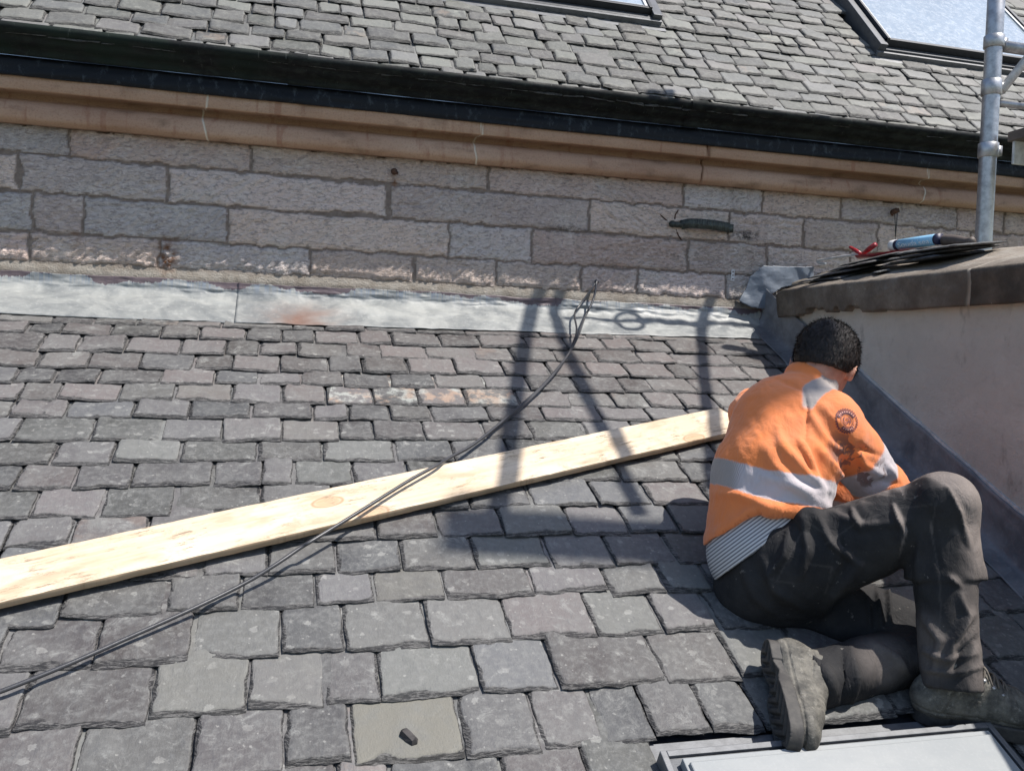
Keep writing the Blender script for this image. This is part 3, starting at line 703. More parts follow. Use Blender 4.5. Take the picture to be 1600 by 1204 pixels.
def side_lead():
    ys = np.arange(.6, DW-.02, .012); sec = [(-.095, 'r'), (-.085, 'r'), (-.07, 'r'), (-.055, 'r'), (-.04, 'r'), (-.028, 'r'), (-.018, .012), (-.014, .03)] + [(-.012, .03+.125*k/8) for k in range(1, 9)]
    n = len(sec); VS = []; 
    for y in ys:
        zr = J0[2]-math.tan(PITCH)*(DW-y)+.028
        kick = .02+.012*math.sin(y*5)
        wv = [(float(fbm(np.array([y*7.]), np.array([k*.5]), 70, 3)[0])-.5) for k in range(n)]
        for k, (o, h) in enumerate(sec):
            if h == 'r': VS.append((XS+o+.012*wv[0]*(k < 2), y, zr+.006*wv[k]+.012*max(0, (k-2)/4)))
            else: VS.append((XS+o-.010*wv[k]-.002, y, zr+h+(.02*wv[3] if k == n-1 else 0)+.01))
    me = mesh_np('side_lead', np.array(VS), grid_quads(n, len(ys))[:, ::-1]); o = link('side_flashing', me, M['lead_dark'], par_)
    m = o.modifiers.new('solid', 'SOLIDIFY'); m.thickness = .0025; m.offset = 0
    # mortar line along the top of the upstand
    mo = MB()
    for y in np.arange(.6, DW-.62, .04):
        zr = J0[2]-math.tan(PITCH)*(DW-y)+.028+.165; zr2 = zr+math.tan(PITCH)*.04
        mo.hexa([(XS-.010, y, zr-.006), (XS+.004, y, zr-.006), (XS+.004, y+.04, zr2-.006), (XS-.010, y+.04, zr2-.006), (XS-.008, y, zr+.006), (XS+.004, y, zr+.006), (XS+.004, y+.04, zr2+.006), (XS-.008, y+.04, zr2+.006)])
    mo.build('chase_mortar', M['galv_white'], par_)
side_lead()
def corner_lead():
    poly = [(1150, 470), (1163, 452), (1170, 432), (1180, 423), (1188, 416), (1225, 417), (1266, 418), (1266, 440), (1215, 450), (1196, 462), (1196, 483), (1170, 481)]
    P = [np.array(at_y(px, py, DW-.022)) for px, py in poly]; lo_x, hi_x = min(p[0] for p in P), max(p[0] for p in P)
    xs = np.linspace(lo_x, hi_x, 100); zs = np.linspace(min(p[2] for p in P), max(p[2] for p in P), 70); Q = []
    X_, Z_ = np.meshgrid(xs, zs); x = X_.ravel(); z = Z_.ravel()
    def inside(a, b):
        c = False; n = len(P)
        for i in range(n):
            x1, z1, x2, z2 = P[i][0], P[i][2], P[i-1][0], P[i-1][2]
            if (z1 > b) != (z2 > b) and a < (x2-x1)*(b-z1)/(z2-z1)+x1: c = not c
        return c
    y = DW-.022-.05*(fbm(x*7, z*8, 80, 3))-.012*np.abs(fbm(x*9+z*6, z*3, 83, 2)-.5)*2
    qs = [q for q in grid_quads(100, 70) if inside(x[q].mean(), z[q].mean())]
    me = mesh_np('corner_lead', np.stack([x, y, z], 1), np.array(qs)); o = link('corner_dressing', me, M['lead_blue'], par_)
    m = o.modifiers.new('solid', 'SOLIDIFY'); m.thickness = .003
corner_lead()

# lower roof window with its grey shutter
def bar(mb, u0, u1, v0, v1, z0, z1):
    mb.hexa([low_pt(u0, v0, z0), low_pt(u1, v0, z0), low_pt(u1, v1, z0), low_pt(u0, v1, z0), low_pt(u0, v0, z1), low_pt(u1, v0, z1), low_pt(u1, v1, z1), low_pt(u0, v1, z1)])
fr = MB(); b0 = ct_-CWH
bar(fr, cl_, cl_+.014, b0, ct_, -.02, cH); bar(fr, cr_-.014, cr_, b0, ct_, -.02, cH); bar(fr, cl_+.0142, cr_-.0142, ct_-.014, ct_, -.02, cH); bar(fr, cl_+.0142, cr_-.0142, b0, b0+.014, -.02, cH)
rw = fr.build('roof_window', M['frame_mid'], low, bevel=.0015)
sf = MB(); bar(sf, cl_+.016, cr_-.016, b0+.016, ct_-.0145, .0, cH*.86); sf.build('gutter_channel', M['frame_grey'], rw)
sf = MB(); bar(sf, cl_+.034, cr_-.034, b0+.03, ct_-.030, cH*.5, cH+.012); sf.build('outer_cover', M['shutter'], rw, bevel=.002)
sf = MB(); bar(sf, cl_+.042, cr_-.042, b0+.04, ct_-.045, cH*.5, cH+.020); sf.build('shutter_panel', M['shutter'], rw, bevel=.003)
ap = MB(); bar(ap, cl_-.11, cr_+.09, ct_+.002, ct_+.05, .0085, .0105); bar(ap, cl_-.10, cl_-.001, b0, ct_+.001, .0085, .0105); bar(ap, cr_+.001, cr_+.09, b0, ct_+.001, .0085, .0105); ap.build('apron', M['frame_mid'], rw)
rw['label'] = 'roof window with grey shutter at the bottom right edge'
# ------------------------------------------------------------------ timber board lying across the slates
def plank():
    tl_, tr, bl, br_ = [roof_px(*q, .054) for q in ((0, 878), (1140, 632), (0, 938), (1110, 684))]
    mid0 = (tl_+bl)/2; mid1 = (tr+br_)/2; ax = nrm(mid1-mid0); wv = nrm(np.cross(RN, ax)); hw = .073; th = .021
    p0 = mid0-ax*.55; Lh = np.linalg.norm(mid1-p0)+.065
    xs = np.linspace(0, Lh, 260); sec = []
    for a in np.linspace(-1, 1, 22): sec.append((a*hw, th, 0))
    sec += [(hw+.001, th-.0025, 1), (hw+.001, .003, 1), (hw-.002, 0, 1)] + [(a*hw, 0, 1) for a in np.linspace(.9, -.9, 8)] + [(-hw+.002, 0, 1), (-hw-.001, .003, 1), (-hw-.001, th-.0025, 1), (-hw, th, 1)]
    V, E_, UV = [], [], []
    for i, x in enumerate(xs):
        for k, (y, z, e) in enumerate(sec):
            wob = .004*math.sin(x*1.9+1)*0
            rag = (float(fbm(np.array([x*26.]), np.array([z*90.+(y > 0)*7]), 90, 3)[0])-.5)
            yy = y+(.0035*rag if abs(y) > hw*.97 else 0); zz = z+(.0012*math.sin(y*60+x*2))-(.002*abs(rag)*(abs(y) > hw*.9 and z > .01))
            V.append(p0+ax*x+wv*yy+RN*(zz-.019+.003*math.sin(x*1.3))); E_.append(e); UV.append((x, y, 0))
    n = len(sec); me = mesh_np('plank', np.array(V), grid_quads(n, len(xs)), [(0, k, k+1) for k in range(1, n-1)]+[((len(xs)-1)*n, (len(xs)-1)*n+k+1, (len(xs)-1)*n+k) for k in range(1, n-1)])
    set_attr(me, 'edge', np.array(E_, float)); set_attr(me, 'suv', np.array(UV))
    o = link('timber_board', me, M['wood'], None, False); tag(o, 'long pale sawn softwood board lying slanted across the slates', 'board')
plank()
# ------------------------------------------------------------------ cable
cb_ = thing('cable', 'thin black cable hanging from a hole in the wall and trailing over the board', 'cable', at_y(932, 441, DW))
def cab(pts, r, name):
    P = [at_y(pts[0][0], pts[0][1], DW+.02), at_y(pts[0][0], pts[0][1], DW-.022)] + [roof_px(x, y, h+(.018 if h < .05 else 0)) if h is not None else at_y(x, y, DW-.05) for x, y, h in pts[1:]]
    mb = MB(); mb.tube(catmull(P, 10), r, 10); return mb.build(name, M['rubber'], cb_, True)
cab([(932, 441, 0), (927, 468, None), (913, 497, .05), (903, 525, .045), (886, 556, .035), (850, 600, .028), (800, 645, .026), (745, 690, .036), (700, 716, .066), (684, 726, .078), (640, 750, .082), (560, 800, .082), (490, 843, .080), (470, 855, .070), (430, 882, .042), (380, 912, .030), (300, 951, .026), (200, 996, .024), (100, 1040, .024), (0, 1080, .024), (-90, 1112, .024)], .0048, 'strand')
cab([(930, 443, 0), (908, 474, None), (898, 490, .06), (901, 515, .045), (896, 535, .035), (880, 566, .030), (846, 606, .028), (798, 650, .020), (742, 693, .026), (715, 709, .036)], .0040, 'strand')
_t = MB(); _t.tube([at_y(932, 440, DW+.01), at_y(932, 440, DW-.012)], .009, 12); _t.build('grommet', M['rubber'], cb_, True)

# ------------------------------------------------------------------ small things fixed to the wall (parts of the building)
def wp(px, py, off=.01): return at_y(px, py, DW-off)
_i = MB()
cv = catmull([wp(1066, 351, .012), wp(1078, 349, .035), wp(1100, 350, .050), wp(1125, 353, .040), wp(1140, 356, .012)], 6)
for a, b in zip(cv[:-1], cv[1:]):
    hz = np.array((0, 0, .021)); th = np.array((0, .004, 0)); _i.hexa([a-hz-th, b-hz-th, b-hz+th, a-hz+th, a+hz-th, b+hz-th, b+hz+th, a+hz+th])
_i.box(wp(1141, 357, .008), (.012, 0, 0), (0, .008, 0), (0, 0, .018)); _i.box(wp(1067, 350, .012), (.012, 0, 0), (0, .010, 0), (0, 0, .016))
_i.tube([wp(1046, 350, .010), wp(1058, 351, .016), wp(1068, 351, .014)], [.010, .013, .008], 10)
_i.tube([wp(1050, 350, .0), wp(1050, 350, .030)], [.017, .011], 10)
_i.build('iron_bracket', M['iron'], bld, True)
for pts in ([(1030, 334), (1040, 343), (1050, 350)], [(1054, 345), (1055, 336), (1060, 328)], [(1056, 358), (1060, 368), (1065, 375)]):
    _c = MB(); _c.tube([wp(x, y, .004) for x, y in pts], .0028, 6); _c.build('wall_crack', M['rust'], bld, True)
_n = MB(); _n.tube([wp(616, 268, -.01), wp(616, 268, .022)], [.011, .014], 9); _n.tube([wp(611, 266, .004), wp(622, 271, .006)], .006, 7); _n.build('rusty_bolt', M['rust'], bld, True)
_n = MB(); _n.tube([wp(1391, 333, -.01), wp(1398, 330, .03), wp(1405, 328, .04)], [.012, .013, .010], 9); _n.tube([wp(1393, 336, .02), wp(1401, 326, .02)], .006, 7)
_n.build('rusty_hook', M['rust'], bld, True)
_n = MB(); _n.tube([wp(1402, 330, .035), wp(1401, 350, .03), wp(1399, 369, .02)], .0022, 6); _n.tube([wp(1398, 333, .03), wp(1399, 352, .026), wp(1399, 370, .018)], .0018, 6); _n.tube([wp(1399, 369, .018), wp(1399, 382, .016)], .0012, 6); _n.build('hanging_wire', M['rubber'], bld, True)
_z = MB(); a, b = wp(1144, 421, .008), wp(1146, 439, .008); c = (a+b)/2; _z.box(c, (.0085, 0, 0), (0, .001, 0), (0, 0, abs(a[2]-b[2])/2)); zs_ = _z.build('fixing_strip', M['zinc'], bld, bevel=.0009)
for k in (-.5, 0, .5):
    _z = MB(); _z.tube([c+np.array((0, -.0009, k*abs(a[2]-b[2])*.62)), c+np.array((0, -.0022, k*abs(a[2]-b[2])*.62))], .0032, 10); _z.build('screw_hole', M['rust'], zs_)

# ------------------------------------------------------------------ loose slates and tools on the coping
CN = nrm((-.318, 0, 1)); CT = nrm((1, 0, .318))
def cpt(x, y, h=0.0): return np.array((x, y, ZC1+.006+.318*(x-XS+.025)))+CN*h
def loose(cx, y, h, lw, ll, t, tilt, roll, seed, label, yaw=0.0, thick_mat='slate'):
    R = np.random.RandomState(seed); na, nb = 20, 26; a = np.linspace(-.5, .5, na); b = np.linspace(-.5, .5, nb); A_, B_ = np.meshgrid(a, b); a_ = A_.ravel(); b_ = B_.ravel()
    wob = (fbm(b_*9+seed, a_*0+1, seed, 3)-.5)*.05*np.abs(2*a_); wob2 = (fbm(a_*8+seed, b_*0+3, seed+4, 3)-.5)*.07*np.abs(2*b_)
    n = nrm(CN*(1-tilt)+np.array((0, 0, 1.))*tilt+np.array((0, roll, 0))); yy = nrm(np.array((math.sin(yaw), math.cos(yaw), 0))-n*(np.array((math.sin(yaw), math.cos(yaw), 0))@n)); xx = np.cross(yy, n)
    c = cpt(cx, y, h); d = np.minimum(.5-np.abs(a_), .5-np.abs(b_)); ed = sstep(.06, 0, d)
    top = t/2-ed*t*.6+(fbm(a_*7+seed, b_*7, seed+8, 3)-.5)*.004
    P = c+np.outer((a_+wob)*lw, xx)+np.outer((b_+wob2)*ll, yy); Pt = P+np.outer(top, n); Pb = P+np.outer(-t/2+ed*t*.15+0*top, n)
    q = grid_quads(na, nb); N_ = na*nb; ring = np.concatenate([np.arange(na), np.arange(1, nb)*na+na-1, (nb-1)*na+np.arange(na-2, -1, -1), np.arange(nb-2, 0, -1)*na]); r2 = np.roll(ring, -1)
    me = mesh_np('loose_slate', np.concatenate([Pt, Pb]), np.concatenate([q, q[:, ::-1]+N_, np.stack([ring, ring+N_, r2+N_, r2], 1)]))
    for k, v in (('rnd', np.tile(R.rand(3)*np.array((1, .5, 1)), (2*N_, 1))), ('edge', np.concatenate([ed, ed])), ('purple', np.zeros(2*N_)), ('patch', np.zeros(2*N_)), ('mossy', np.zeros(2*N_))): set_attr(me, k, v)
    o = link('loose_slate', me, M['slate'], None, True)
    return tag(o, label, 'slate', 'loose slates lying on the coping')
XC = XS+.16
loose(XC-.02, 3.22, .008, .20, .34, .008, .0, .00, 1, 'lowest loose slate of the left pile, flat on the coping end', .10)
loose(XC-.01, 3.14, .022, .21, .32, .009, .15, .03, 2, 'second loose slate up in the left pile, under the caulking gun rod', -.08)
loose(XC+.00, 3.05, .036, .20, .33, .008, .25, .05, 3, 'third loose slate of the left pile, its edge poking out below the red frame', .15)
loose(XC+.01, 2.98, .048, .18, .30, .008, .35, .06, 4, 'top loose slate of the left pile, directly under the red caulking gun', -.05)
loose(XC+.02, 2.72, .016, .20, .30, .010, .55, .02, 5, 'lowest slate of the right pile beside the scaffold pole', .1)
loose(XC+.03, 2.70, .030, .21, .33, .009, .55, .02, 6, 'middle slate of the right pile beside the scaffold pole', -.1)
loose(XC+.03, 2.66, .043, .20, .34, .009, .60, .00, 7, 'top slate of the right pile, under the brown tool handle', .05)
loose(XS+.06, 2.86, .010, .05, .10, .007, .2, .05, 8, 'small broken slate flake on the sunlit front of the coping', .5)
_f = []
XO = 2.34
_ax = at_x
def at_x(px, py, x): return _ax(px, py-(5 if 1275 < px < 1530 else 0), x)
gun = thing('caulking_gun', 'red skeleton caulking gun with a bent steel rod on the left slate pile', 'caulking gun', at_x(1345, 403, XO), None)
g = MB(); g.tube(catmull([at_x(1290, 417, XO), at_x(1281, 416, XO), at_x(1277, 413, XO), at_x(1284, 411, XO), at_x(1315, 406, XO), at_x(1345, 402, XO)], 5), .0055, 8); g.build('rod', M['galv_white'], gun, True)
g = MB()
a, b = at_x(1343, 407, XO), at_x(1448, 396, XO); d_ = nrm(b-a); sd_ = nrm(np.cross(d_, (0, 0, 1))); u_ = np.cross(sd_, d_)
for k in range(7):
    t0, t1 = math.pi*(1.05+.13*k), math.pi*(1.05+.13*(k+1)); pr = [(math.cos(t)*.024*sd_+math.sin(t)*.017*u_) for t in (t0, t1)]; up_ = u_*.010
    g.hexa([a+pr[0]*1.0+up_, b+pr[0]+up_, b+pr[1]+up_, a+pr[1]+up_, a+pr[0]*.9+up_, b+pr[0]*.9+up_, b+pr[1]*.9+up_, a+pr[1]*.9+up_])
g.build('frame', M['red'] if 'red' in M else None, gun, True) if False else None
M['red'] = simple('red_enamel', (.42, .022, .030), .35, nz=.35, sc=50, dark=(.16, .012, .02))
fr_ = g.build('frame', M['red'], gun, False)
g = MB(); g.tube(catmull([at_x(1346, 402, XO), at_x(1354, 396, XO), at_x(1362, 390, XO), at_x(1368, 387, XO)], 4), [.006]*8+[.008]*5, 8) if False else g.tube([at_x(1348, 402, XO), at_x(1358, 394, XO), at_x(1368, 387, XO)], [.007, .011, .010], 10); g.build('trigger', M['red'], gun, True)
g = MB(); g.tube([at_x(1346, 402, XO), at_x(1338, 397, XO), at_x(1328, 391, XO)], [.007, .009, .006], 8); g.build('handle', M['red'], gun, True)
tb0, tb1 = at_x(1393, 389, XO), at_x(1464, 379, XO); dt = nrm(tb1-tb0); Lt = np.linalg.norm(tb1-tb0); rt = .021
tube = thing('sealant_cartridge', 'pale blue sealant cartridge with white end lying in the red gun', 'cartridge', tb0)
M['white_pl'] = simple('white_plastic', (.72, .70, .68), .4, nz=.15); M['blue_pl'] = simple('pale_blue_label', (.30, .58, .80), .4, nz=.12); M['navy'] = simple('navy_print', (.012, .014, .05), .5, nz=.1)
g = MB(); g.tube([tb0, tb0+dt*.004, tb0+dt*Lt*.13], [rt*.93, rt*1.04, rt*1.04], 28); g.build('end_cap', M['white_pl'], tube, True)
g = MB(); g.tube([tb0+dt*Lt*.131, tb0+dt*Lt*.20], [rt*1.005]*2, 28); g.build('navy_band', M['navy'], tube, True)
g = MB(); g.tube([tb0+dt*Lt*.201, tb0+dt*Lt], [rt]*2, 28); g.build('barrel', M['blue_pl'], tube, True)
g = MB(); g.tube([tb0+dt*Lt*1.001, tb0+dt*Lt*1.06], [rt*1.02]*2, 28); g.build('shoulder', M['navy'], tube, True)
cu = bpy.data.curves.new('lettering', 'FONT'); cu.body = 'Soudalseal'; cu.size = .028; cu.extrude = .0002; cu.space_character = 1.0
to = bpy.data.objects.new('lettering', cu); COL.objects.link(to)
dg = bpy.context.evaluated_depsgraph_get(); tm = bpy.data.meshes.new_from_object(to.evaluated_get(dg)); bpy.data.objects.remove(to)
tw_ = max(v.co.x for v in tm.vertices); view_ = -nrm((tb0+tb1)/2); nv = nrm(view_-dt*(view_@dt)); nv = nrm(nv-dt*(nv@dt)); uv_ = np.cross(nv, dt); uv_ = uv_ if uv_[2] > 0 else -uv_
for v in tm.vertices:
    an = (v.co.y-.011)/rt; p = tb0+dt*(Lt*.24+v.co.x/tw_*Lt*.72)+nv*(math.cos(an)*(rt+.0006+v.co.z))+uv_*(math.sin(an)*(rt+.0006)); v.co = Vector(p)
M['print'] = simple('white_print', (.80, .84, .88), .5, nz=.05)
link('lettering', tm, M['print'], tube, False)
hd0 = at_x(1467, 381, XO+.02)
tool = MB(); pts = [at_x(x, y, XO+.02) for x, y in ((1468, 381), (1480, 380), (1495, 381), (1508, 383), (1514, 382), (1522, 383))]; tool.tube(catmull(pts, 4), list(np.interp(np.linspace(0, 1, 21), [0, .1, .35, .65, .8, .9, 1], [.014, .019, .020, .017, .014, .018, .010])), 18)
M['brown'] = simple('worn_wooden_handle', (.115, .088, .072), .6, nz=.4, sc=40)
tag(tool.build('tool_handle', M['brown'], None, True), 'worn grey brown tool handle lying beyond the blue cartridge', 'tool')

# slate chip on the greenish slate
ch = MB(); c = roof_px(639, 1150, .026); a = nrm(roof_px(648, 1158, .026)-roof_px(630, 1141, .026)); b = np.cross(RN, a)
pr = [(-.022, -.002), (-.016, -.011), (.004, -.013), (.020, -.010), (.024, .001), (.016, .010), (-.002, .009), (-.016, .006)]
vs = [c+a*x+b*y for x, y in pr]+[c+a*x*.8+b*y*.7+RN*(.008+.003*math.sin(i*2.1)) for i, (x, y) in enumerate(pr)]; n_ = len(pr)
ch.add(vs, [tuple(range(n_-1, -1, -1)), tuple(range(n_, 2*n_))]+[(i, (i+1) % n_, n_+(i+1) % n_, n_+i) for i in range(n_)])
tag(ch.build('slate_chip', M['chip'] if 'chip' in M else None, None), 'small dark chip of slate lying on the olive tinted slate', 'slate chip')
M['chip'] = simple('dark_slate_chip', (.05, .045, .045), .8, nz=.5); bpy.data.objects['slate_chip'].data.materials.clear(); bpy.data.objects['slate_chip'].data.materials.append(M['chip'])

# ------------------------------------------------------------------ scaffold
pc = pd(1546, 200, 3.45); pr_ = 12.6/1380*3.45
scaf = thing('scaffold', 'galvanised scaffold pole with couplers and braces standing behind the coping', 'scaffold', (float(pc[0]), float(pc[1]), -6.9))
def zat(py): # height on the pole at a picture row
    return pd(1546, py, 3.45)[2]
g = MB(); g.tube([(pc[0], pc[1], -6.89), (pc[0], pc[1], zat(240)), (pc[0], pc[1], zat(140)), (pc[0], pc[1], zat(65)), (pc[0], pc[1], 1.75)], pr_, 24); g.build('upright', M['galv'], scaf, True)
for y0, y1 in ((58, 77), (126, 150), (224, 246)):
    g = MB(); g.tube([(pc[0], pc[1], zat(y1)), (pc[0], pc[1], zat(y1)+.002), (pc[0], pc[1], zat(y0)-.002), (pc[0], pc[1], zat(y0))], [pr_*1.12, pr_*1.19, pr_*1.19, pr_*1.12], 24)
    g.box((pc[0]+pr_*1.3, pc[1], (zat(y0)+zat(y1))/2), (pr_*.35, 0, 0), (0, pr_*.5, 0), (0, 0, (zat(y0)-zat(y1))*.35)); g.build('coupler', M['galv'], scaf, True)
def hz(py, x1=1.6, dz=0.0, r=.022, name='ledger', m='galv'):
    g = MB(); z = zat(py); g.tube([(pc[0]+pr_*1.3, pc[1], z), (pc[0]+x1, pc[1]-.0, z+dz)], r, 16); g.build(name, M[m], scaf, True)
hz(72, 1.7, 0, .022); hz(160, 1.7, 0, .012)
g = MB(); g.tube([(pc[0]+pr_*1.2, pc[1]-.01, zat(142)), (pc[0]+.55, pc[1]-.01, zat(142)+.62)], .017, 12); g.build('brace', M['galv_white'], scaf, True)
g = MB(); zb_ = zat(226); g.box((pc[0]+.75, pc[1]-.07, zb_-.040), (.70, 0, 0), (0, .006, 0), (0, 0, .045)); g.build('bracket_plate', M['galv_white'], scaf, bevel=.003)
g = MB(); g.box((pc[0]+.80, pc[1]-.45, zb_+.022), (.76, 0, 0), (0, .40, 0), (0, 0, .019)); g.build('platform_board', M['wood'] if False else M['brown'], scaf, bevel=.003)
g = MB(); g.tube([(pc[0]+.16, pc[1]-.079, zb_-.045), (pc[0]+.16, pc[1]-.070, zb_-.045)], .009, 6); g.build('bolt', M['iron'], scaf)
# unseen scaffold pieces, placed out of the picture to throw the bars of shade on roof and flashing
SN = SUN/SUN[2]
def up(px, py, t): return roof_px(px, py, .015)+SUN*t
def bar_(p, q, r, name='ledger', ex=.0):
    d = q-p; g = MB(); g.tube([p-d*ex, q+d*ex], r, 14); g.build(name, M['galv'], scaf, True)
bar_(up(852, 474, 3.4), up(992, 792, 3.4), .026, 'brace', .03)
bar_(up(828, 474, 3.5), up(768, 850, 3.3), .030, 'brace', .02)
bar_(up(1092, 490, 3.0), up(1112, 760, 2.9), .025, 'brace', .02)
r0 = at_y(985, 500, DW-.08); rt0 = r0+SUN*2.25
bar_(rt0+np.array((-.28, 0, .02)), rt0+np.array((1.5, 0, .02)), .013, 'ledger'); bar_(rt0+np.array((-.0, .03, -.07)), rt0+np.array((1.5, .03, -.05)), .020, 'ledger')
g = MB(); g.tube([rt0+.062*(nrm((1, 0, 0))*math.cos(t)+nrm((0, 1, .45))*math.sin(t)) for t in np.linspace(0, 2*math.pi, 28)], .011, 8, False); g.build('ring_coupler', M['galv'], scaf, True)
p, q = up(690, 828, 7.5), up(1100, 856, 7.5); d = q-p; g = MB(); g.box((p+q)/2, d/2, nrm((0, 1, 0))*.10, (0, 0, .018)); g.build('platform_board', M['brown'], scaf, bevel=.003)  # board floating unseen high above, added for its soft patch of shade
# ------------------------------------------------------------------ the worker
CR = np.array((AX[0], AY[0], AZ[0])); CU = -np.array((AX[1], AY[1], AZ[1])); CF = np.array((AX[2], AY[2], AZ[2]))
def dirv(r, u, f): return nrm(CR*r+CU*u+CF*f)
class Field:
    """signed distance field on a grid, turned into a smooth quad mesh (surface nets)"""
    def __init__(s, lo, hi, st):
        s.lo = np.array(lo, float); s.st = st; s.n = np.ceil((np.array(hi)-s.lo)/st).astype(int)+1
        s.f = np.full(s.n, .5, np.float32)
    def _sub(s, lo, hi):
        a = np.clip(np.floor((np.array(lo)-s.lo)/s.st).astype(int), 0, s.n); b = np.clip(np.ceil((np.array(hi)-s.lo)/s.st).astype(int)+1, 0, s.n)
        sl = tuple(slice(i, j) for i, j in zip(a, b)); ax = [s.lo[k]+s.st*np.arange(a[k], b[k]) for k in range(3)]
        return sl, np.stack(np.meshgrid(*ax, indexing='ij'), -1)
    def _put(s, sl, d, k, mode):
        g = s.f[sl]
        if g.size == 0: return
        if mode == 'add':
            h = np.clip(.5+.5*(g-d)/k, 0, 1); s.f[sl] = g*(1-h)+d*h-k*h*(1-h)
        elif mode == 'cut':
            h = np.clip(.5-.5*(g+d)/k, 0, 1); s.f[sl] = g*(1-h)+(-d)*h+k*h*(1-h)
    def cap(s, a, b, ra, rb, k=.02, axis=None, sc=1.0, mode='add', cutn=None):
        a = np.array(a); b = np.array(b); m = max(ra, rb)*max(1, 1/sc if sc else 1)+.06; sl, p = s._sub(np.minimum(a, b)-m, np.maximum(a, b)+m)
        q = p-a; ab = b-a
        if axis is not None:
            ax = nrm(axis); q = q+(q@ax)[..., None]*ax*(1/sc-1); ab = ab+(ab@ax)*ax*(1/sc-1)
        t = np.clip((q@ab)/(ab@ab), 0, 1); d = np.linalg.norm(q-t[..., None]*ab, axis=-1)-(ra+(rb-ra)*t)
        if cutn is not None:
            for c0, nn in cutn: d = np.maximum(d, (p-np.array(c0))@nrm(nn))
        s._put(sl, d, k, mode); return s
    def ell(s, c, axes, r, k=.02, mode='add'):
        c = np.array(c); m = max(r)+.06; sl, p = s._sub(c-m, c+m); q = np.stack([(p-c)@nrm(a) for a in axes], -1)
        r = np.array(r); k0 = np.linalg.norm(q/r, axis=-1); k1 = np.linalg.norm(q/r**2, axis=-1)+1e-9
        s._put(sl, k0*(k0-1)/k1, k, mode); return s
    def torus(s, c, n, R, r, k=.01, sq=None):
        c = np.array(c); n = nrm(n); m = R+r+.05; sl, p = s._sub(c-m, c+m); q = p-c; h = q@n
        rad = np.linalg.norm(q-h[..., None]*n, axis=-1)
        s._put(sl, np.sqrt((rad-R)**2+(h/(sq or 1))**2)-r, k, 'add'); return s
    def plane(s, c, n, k=.004):
        sl, p = s._sub(s.lo, s.lo+s.st*s.n); d = (p-np.array(c))@nrm(n); s.f = np.maximum(s.f, d[tuple(slice(0, m) for m in s.f.shape)].astype(np.float32)); return s
    def cut2(s, c1, n1, c2, n2):
        sl, p = s._sub(s.lo, s.lo+s.st*s.n); q = tuple(slice(0, m) for m in s.f.shape)
        d = np.minimum((p-c1)@n1, (p-c2)@n2)[q]; s.f = np.maximum(s.f, d.astype(np.float32))
    def mesh(s):
        f = s.f; ins = f < 0; nx, ny, nz = f.shape
        V = np.zeros((nx-1, ny-1, nz-1, 3), np.float32); C = np.zeros((nx-1, ny-1, nz-1), np.float32)
        for ax in range(3):
            a = [slice(None)]*3; b = [slice(None)]*3; a[ax] = slice(0, -1); b[ax] = slice(1, None)
            fa, fb = f[tuple(a)], f[tuple(b)]; cr = (fa < 0) != (fb < 0); t = np.where(cr, fa/(fa-fb+1e-12), 0)
            o = [i for i in range(3) if i != ax]
            for da in (0, 1):
                for db in (0, 1):
                    sl = [slice(None)]*3; sl[o[0]] = slice(da, da+f.shape[o[0]]-1); sl[o[1]] = slice(db, db+f.shape[o[1]]-1); sl = tuple(sl)
                    c_ = cr[sl]; V[..., ax] += np.where(c_, t[sl], 0); V[..., o[0]] += c_*da; V[..., o[1]] += c_*db; C += c_
        m = C > 0; idx = np.full(m.shape, -1, np.int64); idx[m] = np.arange(m.sum())
        base = np.argwhere(m); P = (V[m]/C[m][:, None]+base)*s.st+s.lo; Q = []
        for ax in range(3):
            a = [slice(None)]*3; b = [slice(None)]*3; a[ax] = slice(0, -1); b[ax] = slice(1, None)
            ia, ib = ins[tuple(a)], ins[tuple(b)]; o = [(ax+1) % 3, (ax+2) % 3]
            e = np.argwhere(ia != ib); e = e[(e[:, o[0]] > 0) & (e[:, o[1]] > 0) & (e[:, o[0]] < f.shape[o[0]]-1) & (e[:, o[1]] < f.shape[o[1]]-1)]
            sg = ia[tuple(e.T)]
            def at(d0, d1):
                q = e.copy(); q[:, o[0]] -= d0; q[:, o[1]] -= d1; return idx[tuple(q.T)]
            q = np.stack([at(1, 1), at(0, 1), at(0, 0), at(1, 0)], 1); q[~sg] = q[~sg][:, ::-1]; Q.append(q)
        Q = np.concatenate(Q); Q = Q[(Q >= 0).all(1)]
        return P, Q
def normals(P, Q):
    n = np.cross(P[Q[:, 2]]-P[Q[:, 0]], P[Q[:, 3]]-P[Q[:, 1]]); N = np.zeros_like(P)
    for k in range(4): np.add.at(N, Q[:, k], n)
    return N/(np.linalg.norm(N, axis=1)[:, None]+1e-12)
def smooth(P, Q, it=2, lam=.5):
    E = np.concatenate([Q[:, [0, 1]], Q[:, [1, 2]], Q[:, [2, 3]], Q[:, [3, 0]]])
    for _ in range(it):
        S = np.zeros_like(P); c = np.zeros(len(P)); np.add.at(S, E[:, 0], P[E[:, 1]]); np.add.at(c, E[:, 0], 1); np.add.at(S, E[:, 1], P[E[:, 0]]); np.add.at(c, E[:, 1], 1)
        P = P+lam*(S/c[:, None]-P)
    return P
def to_px(P):
    x = P@CR; y = -(P@CU); z = P@CF; return 800+F*x/z, 602+F*y/z
